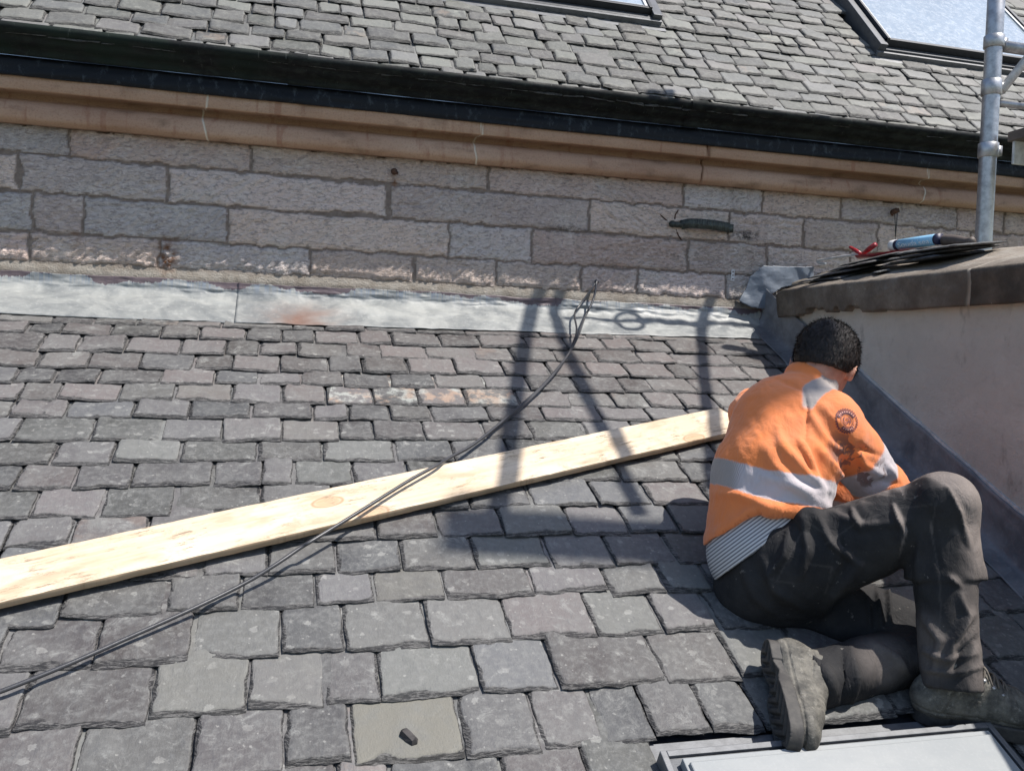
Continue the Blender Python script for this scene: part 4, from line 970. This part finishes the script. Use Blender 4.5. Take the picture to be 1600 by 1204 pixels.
def folds(P, N, lst):
    """push real relief into cloth: every fold is a polyline over the surface, with a width and a height"""
    px, py = to_px(P); view = nrm(CF); fac = sstep(-.1, .25, -(N@view)); d = np.zeros(len(P))
    for pts, wd, hgt in lst:
        pts = np.array(pts, float); best = np.full(len(P), 1e9); tt = np.zeros(len(P)); L = len(pts)-1
        for i in range(L):
            a, b = pts[i], pts[i+1]; ab = b-a; t = np.clip(((px-a[0])*ab[0]+(py-a[1])*ab[1])/(ab@ab), 0, 1)
            dd = np.hypot(px-a[0]-t*ab[0], py-a[1]-t*ab[1]); m = dd < best; best[m] = dd[m]; tt[m] = (i+t[m])/L
        d += 1.35*hgt*np.exp(-(best/wd)**2)*(.35+.65*np.sin(np.clip(tt, 0, 1)*math.pi))
    return P+N*(d*fac)[:, None]
def noise3(P, sc, seed, oct=3):
    return (fbm(P[:, 0]*sc+P[:, 2]*sc*.37, P[:, 1]*sc-P[:, 2]*sc*.6, seed, oct)+fbm(P[:, 2]*sc+P[:, 1]*sc*.3, P[:, 0]*sc*.8+5, seed+5, oct))/2-.5

person = thing('person', 'man in orange high visibility sweatshirt and black work trousers crouching on the slates', 'person', roof_px(1300, 1040))
# joints: picture position and distance from the camera
J = dict(pel=pd(1218, 890, 2.28), waist=pd(1188, 830, 2.29), chest=pd(1208, 742, 2.33), uch=pd(1226, 675, 2.39), neck=pd(1262, 606, 2.44), head=pd(1289, 567, 2.47),
         rs=pd(1300, 662, 2.32), ls=pd(1184, 648, 2.54), re=pd(1375, 762, 2.40), rh=pd(1432, 800, 2.50), le=pd(1300, 770, 2.66), lh=pd(1402, 800, 2.66),
         rhip=pd(1250, 885, 2.22), rk=pd(1470, 792, 2.08), ra=pd(1487, 1056, 2.005), lhip=pd(1240, 930, 2.32), lk=pd(1476, 1012, 2.20), la=pd(1272, 1062, 2.02))
BF = dirv(.62, -.25, .75)                    # the way his chest faces
BR = nrm(np.cross(BF, J['neck']-J['pel']))
# ---- head frame
HF = dirv(.38, -.60, .70); HR = nrm(dirv(.84, -.20, -.46)-HF*(dirv(.84, -.20, -.46)@HF)); HU = np.cross(HR, HF)
def hp(r, u, f): return J['head']+HR*r+HU*u+HF*f
def body_field():
    lo = np.min(list(J.values()), 0)-.2; hi = np.max(list(J.values()), 0)+.2; B = Field(lo, hi, .0055)
    B.ell(hp(0, .012, -.008), (HR, HU, HF), (.074, .092, .092)); B.ell(hp(0, -.045, .028), (HR, HU, HF), (.056, .066, .060), .03)
    B.ell(hp(0, -.088, .055), (HR, HU, HF), (.026, .018, .022), .02)                      # chin
    B.cap(hp(0, -.008, .086), hp(0, -.040, .108), .008, .014, .012)                      # nose
    B.cap(hp(-.030, .012, .080), hp(.030, .012, .080), .010, .010, .012)                 # brow
    for sgn in (-1, 1):
        B.ell(hp(.032*sgn, -.010, .083), (HR, HU, HF), (.014, .010, .010), .006, 'cut'); B.ell(hp(.031*sgn, -.010, .074), (HR, HU, HF), (.012, .012, .012), .003)
        er = nrm(HR*sgn*.75-HF*.45+HU*.0)
        B.ell(hp(.079*sgn, -.012, -.006), (er, HU, np.cross(er, HU)), (.017, .032, .008), .006)
        B.ell(hp(.087*sgn, -.006, -.004), (er, HU, np.cross(er, HU)), (.008, .019, .012), .005, 'cut')
        B.ell(hp(.078*sgn, -.040, .002), (er, HU, np.cross(er, HU)), (.009, .012, .007), .006)
    B.ell(hp(0, -.066, .086), (HR, HU, HF), (.024, .005, .012), .006); B.ell(hp(0, -.062, .094), (HR, HU, HF), (.022, .002, .010), .003, 'cut')
    B.ell(hp(0, -.075, .084), (HR, HU, HF), (.020, .006, .011), .006)
    B.cap(hp(0, -.05, -.025), J['neck'], .050, .052, .03)
    B.cap(J['neck'], J['uch'], .06, .10, .04); B.cap(J['uch'], J['chest'], .115, .125, .03, BF, .72); B.cap(J['chest'], J['pel'], .12, .125, .03, BF, .75)
    for s_, e_, h_ in (('rs', 're', 'rh'), ('ls', 'le', 'lh')):
        B.cap(J['uch'], J[s_], .08, .05, .04); B.cap(J[s_], J[e_], .050, .038, .02); B.cap(J[e_], J[h_], .038, .025, .015)
        ax = nrm(J[h_]-J[e_]); dn = nrm(np.array((0, 0, -1.))-ax*(-ax[2])); sd_ = np.cross(ax, dn)
        B.ell(J[h_]+ax*.045, (ax, sd_, dn), (.048, .040, .016), .012)
        for i, (off, ln) in enumerate(((-.030, .066), (-.010, .076), (.010, .070), (.029, .056))):
            a0 = J[h_]+ax*.078+sd_*off; a1 = a0+ax*ln*.5+dn*.010; a2 = a1+ax*ln*.28+dn*.022
            B.cap(a0, a1, .0095, .0085, .004); B.cap(a1, a2, .0085, .0072, .004)
        t0 = J[h_]+ax*.02-sd_*.036; t1 = t0+ax*.030-sd_*.026+dn*.012; B.cap(t0, t1, .012, .0105, .008); B.cap(t1, t1+ax*.028+dn*.006, .0105, .0085, .006)
    for h_, k_, a_ in (('rhip', 'rk', 'ra'), ('lhip', 'lk', 'la')):
        B.cap(J['pel'], J[h_], .11, .085, .03); B.cap(J[h_], J[k_], .080, .052, .03); B.cap(J[k_], J[a_], .050, .036, .02)
    return B
P_, Q_ = body_field().mesh(); P_ = smooth(P_, Q_, 1, .4)
n = NT('skin'); _f = n.noise(None, 40, 5, .6)
M['skin'] = n.fin(n.mix(n.rng(_f, .3, .7), (.52, .27, .19), (.40, .185, .125)), .5, n.bump(n.noise(None, 300, 3), .25, .001), spec=.4); n.put('Subsurface Weight', .12); n.b.inputs['Subsurface Radius'].default_value = (.012, .005, .003)
body = link('body', mesh_np('body', P_, Q_), M['skin'], person)

# ---- hair: cap with clumps, and short locks growing out of it
def hair():
    H = Field(hp(0, 0, 0)-.17, hp(0, 0, 0)+.17, .004)
    H.ell(hp(0, .020, -.012), (HR, HU, HF), (.087, .097, .103), .01); H.ell(hp(0, -.03, -.052), (HR, HU, HF), (.060, .046, .046), .03)
    for sgn in (-1, 1):
        H.ell(hp(.105*sgn, -.040, -.002), (HR, HU, HF), (.030, .048, .026), .010, 'cut')
    H.plane(hp(0, -.068, -.09), -HU+.45*HF); H.ell(hp(0, -.055, .10), (HR, HU, HF), (.10, .092, .075), .012, 'cut')
    P, Q = H.mesh(); N = normals(P, Q); P = P+N*(noise3(P, 90, 3)*.005+noise3(P, 20, 6)*.016)[:, None]
    R = np.random.RandomState(2); V = [P]; T = []; off = len(P); Ns = normals(P, Q)
    down = -HU*.6-HF*.3
    for i in R.choice(len(P), 5200):
        p = P[i]; nn = Ns[i]
        if nn@CF > .6 or nn@HU < -.75: continue
        g = nrm(nrm(down-nn*(down@nn))+R.randn(3)*.34+nn*.28); l = R.uniform(.007, .017); sd_ = nrm(np.cross(g, nn))*.0010
        V.append(np.array([p-sd_, p+sd_, p+g*l+nn*.001])); T.append((off, off+1, off+2)); off += 3
    return mesh_np('hair', np.concatenate(V), Q, T)
n = NT('dark_hair'); _f = n.noise(n.map(scale=(1, 1, .35)), 160, 3, .7)
M['hair'] = n.fin(n.mix(n.rng(_f, .35, .7), (.007, .006, .006), (.028, .020, .017)), .6, n.bump(_f, .8, .004), spec=.35)
link('hair', hair(), M['hair'], person)

# ---- sweatshirt
def edge_plane(a, b, sgn=1):
    """a cut seen edge-on along the line a-b; normal points down the picture"""
    p, q = pd(*a, 2.2), pd(*b, 2.2); hn = nrm(np.cross(q-p, (p+q)/2)); hn = hn if hn@CU < 0 else -hn
    return (p+q)/2, hn*sgn
def shirt():
    S = Field(pd(1080, 880, 2.0)-.1, pd(1450, 560, 2.9)+.1, .0045) if False else Field(np.minimum.reduce([J[k] for k in ('waist', 'pel', 'rs', 'ls', 're', 'le', 'neck')])-.22, np.maximum.reduce([J[k] for k in ('waist', 'rs', 'ls', 're', 'le', 'neck')])+.2, .0048)
    S.cap(pd(1182, 852, 2.28), J['chest'], .138, .158, .03, BF, .85); S.cap(J['chest'], J['uch'], .160, .152, .03, BF, .80)
    S.cap(J['ls'], J['rs'], .074, .072, .05); S.cap(J['uch'], J['neck']-HU*0+BF*-.0, .12, .066, .05)
    # the hem: cut on a slant, dropping towards his left hip
    S.cut2(*edge_plane((1102, 850), (1190, 794)), *edge_plane((1188, 795), (1300, 812)))
    S.cap(J['rs'], J['re'], .074, .068, .035); S.cap(J['ls'], J['le'], .07, .06, .035)
    S.cap(J['re'], J['re']+(J['rh']-J['re'])*.70, .064, .048, .02); S.cap(J['le'], J['le']+(J['lh']-J['le'])*.6, .058, .046, .02)
    na = nrm(J['neck']-J['uch']+HU*.3)
    S.torus(J['neck']+na*.022, na*.75+nrm(HU+CU*.5)*.3, .064, .011, .006, 2.2)
    P, Q = S.mesh(); N = normals(P, Q)
    FL = [([(1300, 770), (1262, 742), (1225, 700), (1215, 672)], 7, .010), ([(1292, 790), (1250, 765), (1212, 730), (1196, 700)], 8, .009), ([(1275, 742), (1262, 712), (1250, 690)], 5, .010),
          ([(1285, 770), (1240, 760), (1190, 742)], 6, .006), ([(1258, 690), (1262, 640), (1256, 605)], 3, -.005), ([(1262, 735), (1256, 690)], 5, -.004),
          ([(1275, 800), (1225, 790), (1170, 800), (1120, 830)], 8, .008), ([(1280, 812), (1220, 800), (1160, 775), (1115, 770)], 8, .009), ([(1240, 800), (1180, 818), (1125, 852)], 6, -.006),
          ([(1262, 640), (1290, 690), (1330, 712)], 7, .008), ([(1275, 625), (1310, 660), (1345, 690)], 8, .005), ([(1280, 700), (1310, 740), (1330, 765)], 6, .010),
          ([(1265, 700), (1290, 750), (1302, 785)], 8, -.007), ([(1330, 690), (1350, 725), (1380, 745)], 6, .008), ([(1310, 705), (1345, 700), (1372, 712)], 5, -.007), ([(1385, 725), (1400, 748)], 4, .006),
          ([(1140, 800), (1160, 745), (1180, 700)], 14, .006), ([(1350, 765), (1380, 750), (1402, 755)], 5, -.006), ([(1210, 590), (1235, 600), (1262, 612)], 4, -.004)]
    P = folds(P, N, FL); N = normals(P, Q)
    ax = nrm(J['neck']-J['waist']); st = np.stack([P@ax*.5, P@BR, P@BF], 1)
    P = P+N*(noise3(P, 9, 31)*.024+noise3(P, 24, 35)*.011+noise3(st, 60, 38, 2)*.003)[:, None]
    me = mesh_np('sweatshirt', P, Q)
    # reflective tape: slabs through the cloth
    def slab(c, n_, hw): return sstep(hw, hw-.003, np.abs((P-c)@n_))
    armax = nrm(J['re']-J['rs']); arm = (P-J['rs'])@armax; rad = np.linalg.norm((P-J['rs'])-arm[:, None]*armax, axis=1); fore = (P-J['re'])@nrm(J['rh']-J['re'])
    la = nrm(J['le']-J['ls']); lrad = np.linalg.norm((P-J['ls'])-((P-J['ls'])@la)[:, None]*la, axis=1)
    px, py = to_px(P)
    seam = (px-1258)*.25+(py-700)*0
    isarm = (rad < .105) & ((P-J['chest'])@BR > .150)
    Ra = .54*np.linalg.norm(J['re']-J['rs'])
    isarm = ((P-(J['rs']*.62+J['re']*.38))@nrm(armax+BR*.9) > -.045) & (rad < .12)
    b1n = nrm(np.cross(pd(1285, 792, 2.2)-pd(1106, 748, 2.3), CF*1.0-CU*.15)); cb = pd(1180, 745, 2.2)
    cl_curve = (px-1195)/90.0
    band1 = sstep(.037, .034, np.abs((P-cb)@b1n+.010*np.cos(cl_curve*2.2)))*(~isarm)
    arm_t = arm/np.linalg.norm(J['re']-J['rs'])
    band2 = sstep(.49, .52, arm_t)*sstep(.86, .83, arm_t)*isarm
    br = slab(J['rs']*.66+J['neck']*.34, nrm(BR*.8-ax*.2), .030)*sstep(1252, 1256, px)*sstep(648, 640, py-(px-1290)*.25)
    tape = np.clip(np.maximum(np.maximum(band1, band2), br), 0, 1)
    set_attr(me, 'tape', tape)
    set_attr(me, 'gloss', np.maximum(br, band1*sstep(1160, 1140, px)*1.0))
    c2 = pd(1325, 715, 2.25); stn = np.exp(-(np.linalg.norm(P-c2, axis=1)/.075)**4)
    c3 = pd(1362, 742, 2.3); stn = np.maximum(stn, np.exp(-(np.linalg.norm(P-c3, axis=1)/.05)**4))
    set_attr(me, 'stain', stn)
    return me, P, Q
n = NT('orange_sweatshirt'); _w = n.noise(None, 5, 5, .6); _k = n.noise(None, 500, 2, .6)
oc = n.mix(n.rng(_w, .35, .7), (.80, .225, .062), (.68, .215, .085))
oc = n.mix(n.math('MULTIPLY', n.rng(n.noise(None, 14, 6, .75), .55, .75), .35), oc, (.42, .17, .08))
rib = n.wave(n.map(scale=(1, .35, .15), rot=(0, .0, .3)), 150, .6, 1, 1, 'X')
tp = n.mix(n.rng(rib, .25, .75), (.38, .33, .34), (.60, .55, .57)); tp = n.mix(n.attr('gloss'), tp, (.33, .29, .27))
oc = n.mix(n.attr('tape'), oc, tp)
sp = n.rng(n.noise(None, 24, 4, .62, .5), .51, .56); oc = n.mix(n.math('MULTIPLY', n.math('MULTIPLY', sp, n.attr('stain')), .85), oc, (.13, .065, .055))
M['shirt'] = n.fin(oc, .78, n.bump(_k, .35, .0008, n.bump(n.noise(n.map(scale=(1, 1, .55), rot=(0, .6, 0)), 26, 5, .6, .8), .5, .009)), spec=.25); n.put('Sheen Weight', .25)
me_, SP, SQ = shirt(); shirt_o = link('sweatshirt', me_, M['shirt'], person)
from mathutils.bvhtree import BVHTree
sbvh = BVHTree.FromPolygons([tuple(p) for p in SP], [tuple(int(i) for i in q) for q in SQ])
def on_shirt(px, py, off=.0015, bvh=None):
    h = (bvh or sbvh).ray_cast(Vector((0, 0, 0)), Vector(ray(px, py)))
    if h[0] is None: return None, None
    nn = np.array(h[1]); nn = nn if nn@ray(px, py) < 0 else -nn
    return np.array(h[0])+nn*off, nn
def patch_disc(name, px, py, r0, r1, m, parent, off, a0=0, a1=2*math.pi, nseg=40):
    c, nn = on_shirt(px, py)
    if c is None: return
    a = nrm(np.cross(nn, CU)); b = np.cross(nn, a); V, Q = [], []; rs = np.linspace(r0, r1, 4); an = np.linspace(a0, a1, nseg)
    for r in rs:
        for t in an:
            q = c+a*math.cos(t)*r+b*math.sin(t)*r+nn*.03; h = sbvh.ray_cast(Vector(q), Vector(-nn)); V.append(np.array(h[0])+nn*off if h[0] else q-nn*.03)
    return V, grid_quads(nseg, len(rs))
def emblem():
    V, Q, off = [], [], 0
    def add(vq):
        nonlocal off
        V.extend(vq[0]); Q.append(vq[1]+off); off += len(vq[0])
    cx, cy = 1323, 657
    for r0, r1 in ((.0285, .0300), (.0165, .0180)): add(patch_disc('e', cx, cy, r0, r1, None, None, .0022))
    add(patch_disc('e', cx, cy, .0195, .0270, None, None, .0021, math.pi*1.12, math.pi*1.88, 20)); add(patch_disc('e', cx, cy, .0195, .0270, None, None, .0021, math.pi*.25, math.pi*.75, 20))
    for k in range(30): add(patch_disc('e', cx, cy, .030, .0325, None, None, .0021, k*2*math.pi/30, k*2*math.pi/30+.1, 3))
    for r0, r1, a0, a1 in ((.004, .0065, .3, 5.2), (.009, .0115, -1.0, 1.4), (.009, .0115, 2.2, 4.2)): add(patch_disc('e', cx, cy, r0, r1, None, None, .0022, a0, a1, 16))
    o = link('sleeve_emblem', mesh_np('sleeve_emblem', np.array(V), np.concatenate(Q)), M['emblem'], shirt_o, False)
    V2, Q2 = [], []; off2 = 0                    # pale lettering blocks on the dark arcs
    for base in (math.pi*1.16, math.pi*.29):
        for k in range(8):
            v, q = patch_disc('e', cx, cy, .0212, .0252, None, None, .0027, base+k*.27, base+k*.27+.14, 4); V2 += v; Q2.append(q+off2); off2 += len(v)
    link('emblem_lettering', mesh_np('emblem_lettering', np.array(V2), np.concatenate(Q2)), M['emblem_pale'], shirt_o, False)
M['emblem'] = simple('emblem_print', (.10, .035, .06), .7, nz=.1); M['emblem_pale'] = simple('emblem_pale_print', (.75, .35, .25), .7, nz=.1)
emblem()
def striped_hem():
    """grey ribbed reflective hem between the sweatshirt and the waistband"""
    S = Field(J['waist']-.28, J['waist']+.28, .0048)
    S.cap(pd(1185, 862, 2.28), J['chest'], .137, .132, .03, BF, .86)
    c1, hn = edge_plane((1118, 908), (1258, 806)); S.plane(c1, hn); c2, h2 = edge_plane((1102, 832), (1215, 790)); S.plane(c2, -h2)
    P, Q = S.mesh(); P = P+normals(P, Q)*(noise3(P, 14, 91)*.012)[:, None]
    me = mesh_np('striped_hem', P, Q); set_attr(me, 'h', P@hn); return link('striped_hem', me, M['hem'], person)
n = NT('striped_reflective_hem'); _h = n.attr('h'); _s = n.math('SINE', n.math('MULTIPLY', _h, 800.0))
M['hem'] = n.fin(n.mix(n.rng(_s, -.5, .2), (.16, .16, .18), (.55, .54, .55)), .55, n.bump(_s, .3, .001), spec=.4)
striped_hem()

# ---- trousers
def trousers():
    ks = ('pel', 'rhip', 'lhip', 'rk', 'lk', 'ra', 'la'); T = Field(np.minimum.reduce([J[k] for k in ks])-.2, np.maximum.reduce([J[k] for k in ks])+.2, .0048)
    T.ell(pd(1212, 893, 2.29), (BR, nrm(J['waist']-J['pel']), np.cross(BR, nrm(J['waist']-J['pel']))), (.165, .135, .150), .03)
    T.cap(J['pel'], pd(1190, 850, 2.29), .14, .134, .03, BF, .86)
    T.ell(pd(1200, 925, 2.29), (CR, CU, CF), (.12, .09, .10), .04)
    c1, hn = edge_plane((1110, 900), (1262, 792)); T.plane(c1, -hn)
    T.ell(pd(1262, 812, 2.16), (CR, CU, CF), (.030, .026, .03), .012)
    T.cap(J['rhip'], J['rk'], .112, .078, .04); T.cap(J['rk'], J['ra']+nrm(J['ra']-J['rk'])*.02, .070, .064, .03, cutn=[(pd(1487, 1074, 2.0), nrm(J['ra']-J['rk'])+CR*-.05)])
    fl = nrm(J['ra']-J['rk'])                     # the knee pocket flares out over the shin
    T.cap(J['rk']+fl*.02, pd(1480, 950, 2.05), .076, .094, .012, CF, .9, cutn=[(pd(1478, 905, 2.05), fl+CR*.02)])
    T.ell(pd(1476, 778, 2.05), (CR, CU, CF), (.062, .055, .06), .03)
    T.cap(J['lhip'], J['lk'], .105, .078, .03); d_ = nrm(J['la']-J['lk']); T.cap(J['lk'], J['la']+d_*.02, .072, .064, .03, cutn=[(J['la']+d_*.022, d_)])
    P, Q = T.mesh(); N = normals(P, Q)
    FL = [([(1270, 800), (1300, 850), (1340, 880)], 5, .010), ([(1255, 812), (1262, 860), (1250, 900)], 6, .011), ([(1235, 825), (1225, 870), (1200, 900)], 6, .009), ([(1290, 800), (1350, 822), (1420, 815)], 7, .006),
          ([(1330, 795), (1345, 830)], 4, .008), ([(1395, 790), (1410, 830), (1400, 870)], 5, .008), ([(1465, 770), (1455, 800), (1462, 850), (1470, 900)], 3.5, -.0025), ([(1345, 880), (1300, 930), (1280, 960)], 6, .009),
          ([(1310, 830), (1320, 880), (1300, 920)], 6, -.008), ([(1440, 830), (1435, 880), (1440, 930)], 7, .008), ([(1520, 960), (1490, 1000), (1480, 1040)], 6, .012), ([(1525, 1000), (1500, 1020), (1490, 1050)], 5, -.010), ([(1440, 960), (1470, 1000), (1460, 1045)], 6, .009),
          ([(1500, 930), (1510, 960), (1495, 990)], 6, .009), ([(1370, 920), (1378, 980)], 3.5, .010), ([(1386, 905), (1392, 975)], 3.5, .010), ([(1355, 935), (1360, 985)], 3.5, .008), ([(1315, 1012), (1322, 1060), (1315, 1095)], 4, -.010), ([(1330, 1012), (1336, 1060), (1330, 1095)], 4, .008),
          ([(1360, 1005), (1400, 1030), (1425, 1060)], 6, .008), ([(1290, 1040), (1300, 1080)], 6, .008), ([(1160, 880), (1180, 930), (1220, 965)], 8, .007), ([(1190, 870), (1210, 920), (1250, 950)], 7, .008), ([(1480, 760), (1500, 800), (1512, 850)], 5, .005),
          ([(1480, 900), (1500, 915)], 5, .006), ([(1430, 1010), (1480, 1030), (1525, 1020)], 5, .008), ([(1440, 1045), (1490, 1052), (1535, 1040)], 4, .007)]
    P = folds(P, N, FL); N = normals(P, Q); P = P+N*(noise3(P, 10, 131)*.020+noise3(P, 26, 135)*.008)[:, None]
    # cloth lying on the slates is pressed flat
    hgt = (P-J0)@RN; P = P+RN*np.clip(.022-hgt, 0, None)[:, None]
    me = mesh_np('trousers', P, Q)
    px, py = to_px(P)
    def seam(pts, wd=.9):
        b = np.full(len(P), 1e9); pts = np.array(pts, float)
        for i in range(len(pts)-1):
            a, c = pts[i], pts[i+1]; ab = c-a; t = np.clip(((px-a[0])*ab[0]+(py-a[1])*ab[1])/(ab@ab), 0, 1); b = np.minimum(b, np.hypot(px-a[0]-t*ab[0], py-a[1]-t*ab[1]))
        return sstep(wd+1, wd, b)
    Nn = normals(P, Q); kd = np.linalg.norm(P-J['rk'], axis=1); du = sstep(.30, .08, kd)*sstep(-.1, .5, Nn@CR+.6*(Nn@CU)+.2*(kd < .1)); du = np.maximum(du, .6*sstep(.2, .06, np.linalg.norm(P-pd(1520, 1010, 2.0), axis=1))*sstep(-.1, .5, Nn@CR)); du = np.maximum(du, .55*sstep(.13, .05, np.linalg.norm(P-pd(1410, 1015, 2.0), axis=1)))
    set_attr(me, 'sunlit_dust', du)  # dust, plus sunlight painted on the sides turned right and up
    sm_ = np.zeros(len(P))
    for pts in ([(1290, 850), (1340, 815), (1400, 795), (1455, 788)], [(1463, 782), (1455, 830), (1468, 900), (1470, 960), (1462, 1000)], [(1262, 815), (1300, 842)], [(1252, 832), (1215, 905)], [(1205, 905), (1240, 912)], [(1390, 1035), (1425, 1012)], [(1262, 880), (1300, 885), (1290, 925)]): sm_ = np.maximum(sm_, seam(pts))
    set_attr(me, 'seam', sm_)
    return me
n = NT('black_work_trousers'); _w = n.noise(None, 9, 6, .65); _k = n.noise(n.map(scale=(1, 1, .6)), 420, 2, .6)
tc_ = n.mix(n.rng(_w, .35, .7), (.016, .016, .018), (.030, .029, .030)); tc_ = n.mix(n.math('MULTIPLY', n.attr('sunlit_dust'), n.rng(_w, .2, .7, .55, 1)), tc_, (.235, .20, .182))
tc_ = n.mix(n.math('MULTIPLY', n.rng(n.noise(None, 38, 5, .7), .64, .70), .45), tc_, (.24, .22, .2))
tc_ = n.mix(n.math('MULTIPLY', n.attr('seam'), .22), tc_, (.11, .10, .095))
M['trousers'] = n.fin(tc_, .82, n.bump(_k, .3, .0008, n.bump(n.noise(n.map(scale=(1, 1, .5)), 26, 5, .65, .9), .6, .010)), spec=.25)
trou = link('trousers', trousers(), M['trousers'], person)

# ---- boots
def boot(name, heel, toe, solen, label, laces=True, sc=1.0):
    X = nrm(toe-heel); Zv = nrm(-np.array(solen)); Zv = nrm(Zv-X*(Zv@X)); Yv = np.cross(Zv, X)
    B = Field((-.05, -.09, -.03), (.345, .09, .19), .0032)
    sl, p = B._sub(B.lo, B.lo+B.st*B.n); p = p[:B.n[0], :B.n[1], :B.n[2]]; x, y, z = p[..., 0], p[..., 1], p[..., 2]
    B.cap((.055, 0, .05), (.055, 0, .125), .043, .047, .02, (0, 1, 0), .88); B.cap((.045, 0, .035), (.20, .004, .035), .040, .042, .03); B.ell((.235, .006, .036), np.eye(3), (.062, .050, .036), .03)
    B.cap((.075, 0, .10), (.19, .003, .055), .036, .034, .03); B.ell((.03, 0, .045), np.eye(3), (.045, .038, .05), .02)
    B.plane((.055, 0, .148), (-.25, 0, 1)); B.f = np.maximum(B.f, (.006-z).astype(np.float32))
    P, Q = B.mesh(); N = normals(P, Q); P = P+N*(noise3(P, 30, 151)*.006+np.exp(-((P[:, 0]-.175)/.02)**2)[:]*np.sin(P[:, 0]*420)*.0012)[:, None]
    gr = lambda q, w: np.exp(-(q/w)**2)
    dep = gr(P[:, 0]-.215+.4*(P[:, 2]-.04)**1, .0022)+gr(P[:, 0]-.052-.35*(P[:, 2]-.05), .002)*(P[:, 2] > .02)+gr(P[:, 2]-.022, .0022)+gr(P[:, 2]-.085+.25*(P[:, 0]-.05), .002)*(P[:, 0] < .12)
    N = normals(P, Q); P = P-N*(dep*.0030)[:, None]+N*(noise3(P, 75, 158)*.003)[:, None]
    def tw(P): return heel+sc*(P[:, :1]*X+P[:, 1:2]*Yv+P[:, 2:3]*Zv)
    me = mesh_np('upper', tw(P), Q); set_attr(me, 'lz', P[:, 2]); root = link(name, me, M['leather'], person)
    if label: root['label'] = label
    # sole with tread
    S = Field((-.03, -.075, -.035), (.325, .075, .035), .0028); sl, p = S._sub(S.lo, S.lo+S.st*S.n); p = p[:S.n[0], :S.n[1], :S.n[2]]; x, y, z = p[..., 0], p[..., 1], p[..., 2]
    t = np.clip((x+.005)/.305, 0, 1); w_ = .036+.016*np.sin(np.clip(t*1.45-.45, -.3, 1)*math.pi*.92)*(t > .25)-.004*np.exp(-((t-.38)/.1)**2); c_ = .006*np.sin(t*math.pi)
    endd = np.where(x < .035, np.hypot(x-.035, (y-c_))-.037, np.where(x > .255, np.hypot((x-.255)/1.0, (y-c_)*1.0)-.048, np.abs(y-c_)-w_))
    endd = np.maximum(np.where((x >= .035) & (x <= .255), np.abs(y-c_)-w_, endd), np.abs(y-c_)-.054)
    d = np.maximum(endd, np.abs(z+.002)-.017); tread = np.maximum(np.sin((x+np.abs(y)*.8)*210)*.5+.5-.35, 0)*.018; inner = sstep(-.002, -.010, endd)
    arch = .010*np.exp(-((t-.36)/.07)**2)
    d = np.maximum(d, (-(z+.019)+tread*inner+arch)); S.f = d.astype(np.float32)
    P2, Q2 = S.mesh(); P2 = smooth(P2, Q2, 1, .3); me = mesh_np('sole', tw(P2), Q2); set_attr(me, 'lz', P2[:, 2]); link('sole', me, M['sole'], root)
    # collar, laces and eyelets
    def L(a, b, c): return heel+sc*(a*X+b*Yv+c*Zv)
    mb = MB()
    if laces: mb.tube([L(.055+.046*math.cos(t), .043*math.sin(t), .142-.25*.046*math.cos(t)*-1*.9) for t in np.linspace(0, 2*math.pi, 20)], .007, 8, False); mb.build('collar', M['leather'], root, True)
    if laces:
        mb = MB(); eb = MB()
        for k in range(4):
            xx = .098+.024*k; zz = .126-.0135*k+.006
            mb.tube(catmull([L(xx, -.024, zz-.008), L(xx+.006, -.008, zz+.007), L(xx+.010, .010, zz+.006), L(xx+.014, .024, zz-.010)], 4), .0024, 6)
            mb.tube(catmull([L(xx, .024, zz-.008), L(xx+.006, .008, zz+.009), L(xx+.010, -.010, zz+.007), L(xx+.014, -.024, zz-.010)], 4), .0024, 6)
            for sg in (-1, 1): eb = MB(); eb.tube([L(xx, sg*.026, zz-.012), L(xx, sg*.0285, zz-.006)], .0045, 10); eb.build('eyelet', M['galv'], root, True)
        bow = L(.095, 0, .140)
        for a in (-1, 1): mb.tube(catmull([bow, bow+Yv*.02*a+Zv*.008, bow+Yv*.045*a-Zv*.006, bow+Yv*.03*a-Zv*.018+X*.01, bow], 5), .0022, 6); mb.tube(catmull([bow, bow+Yv*.03*a+X*.02, bow+Yv*.05*a+X*.035-Zv*.03], 5), .0022, 6)
        mb.build('laces', M['lace'], root, True)
    return root
n = NT('dusty_boot_leather'); _w = n.noise(None, 16, 6, .7); _c = n.mix(n.rng(_w, .35, .65), (.055, .052, .047), (.17, .158, .135)); _c = n.mix(n.math('MULTIPLY', n.rng(n.noise(None, 60, 5, .75), .55, .7), .5), _c, (.33, .31, .27))
M['leather'] = n.fin(_c, .68, n.bump(n.noise(None, 120, 5, .7), .6, .003, n.bump(n.noise(None, 40, 4, .6, 1.0), .5, .006)), spec=.35)
M['sole'] = simple('boot_sole_rubber', (.03, .028, .028), .7, nz=.5, sc=40, dark=(.06, .055, .05))
M['lace'] = simple('boot_lace', (.14, .12, .10), .8, nz=.4)
rp = roof_px(1432, 1112, .030)
heelR = pd(1442, 1112, 2.035)
boot('boot', pd(1428, 1108, 2.03), pd(1622, 1138, 2.02), -(RN*.4+CU*.6), 'dusty boot planted flat on the roof, toe to the right')
boot('boot', pd(1204, 1006, 2.055), pd(1234, 1138, 1.86), -(CR*.84+CF*.40+CU*.1), 'dusty boot resting on its toe with the tread showing', False, .93)

# tool handle showing past his sleeve
tl = MB(); tl.tube([pd(1372, 722, 2.45), pd(1392, 731, 2.445), pd(1411, 738, 2.44)], [.006, .009, .008], 12)
tag(tl.build('hammer_handle', M['iron'], None, True), 'short black tool handle held past the worker\'s right sleeve', 'tool')
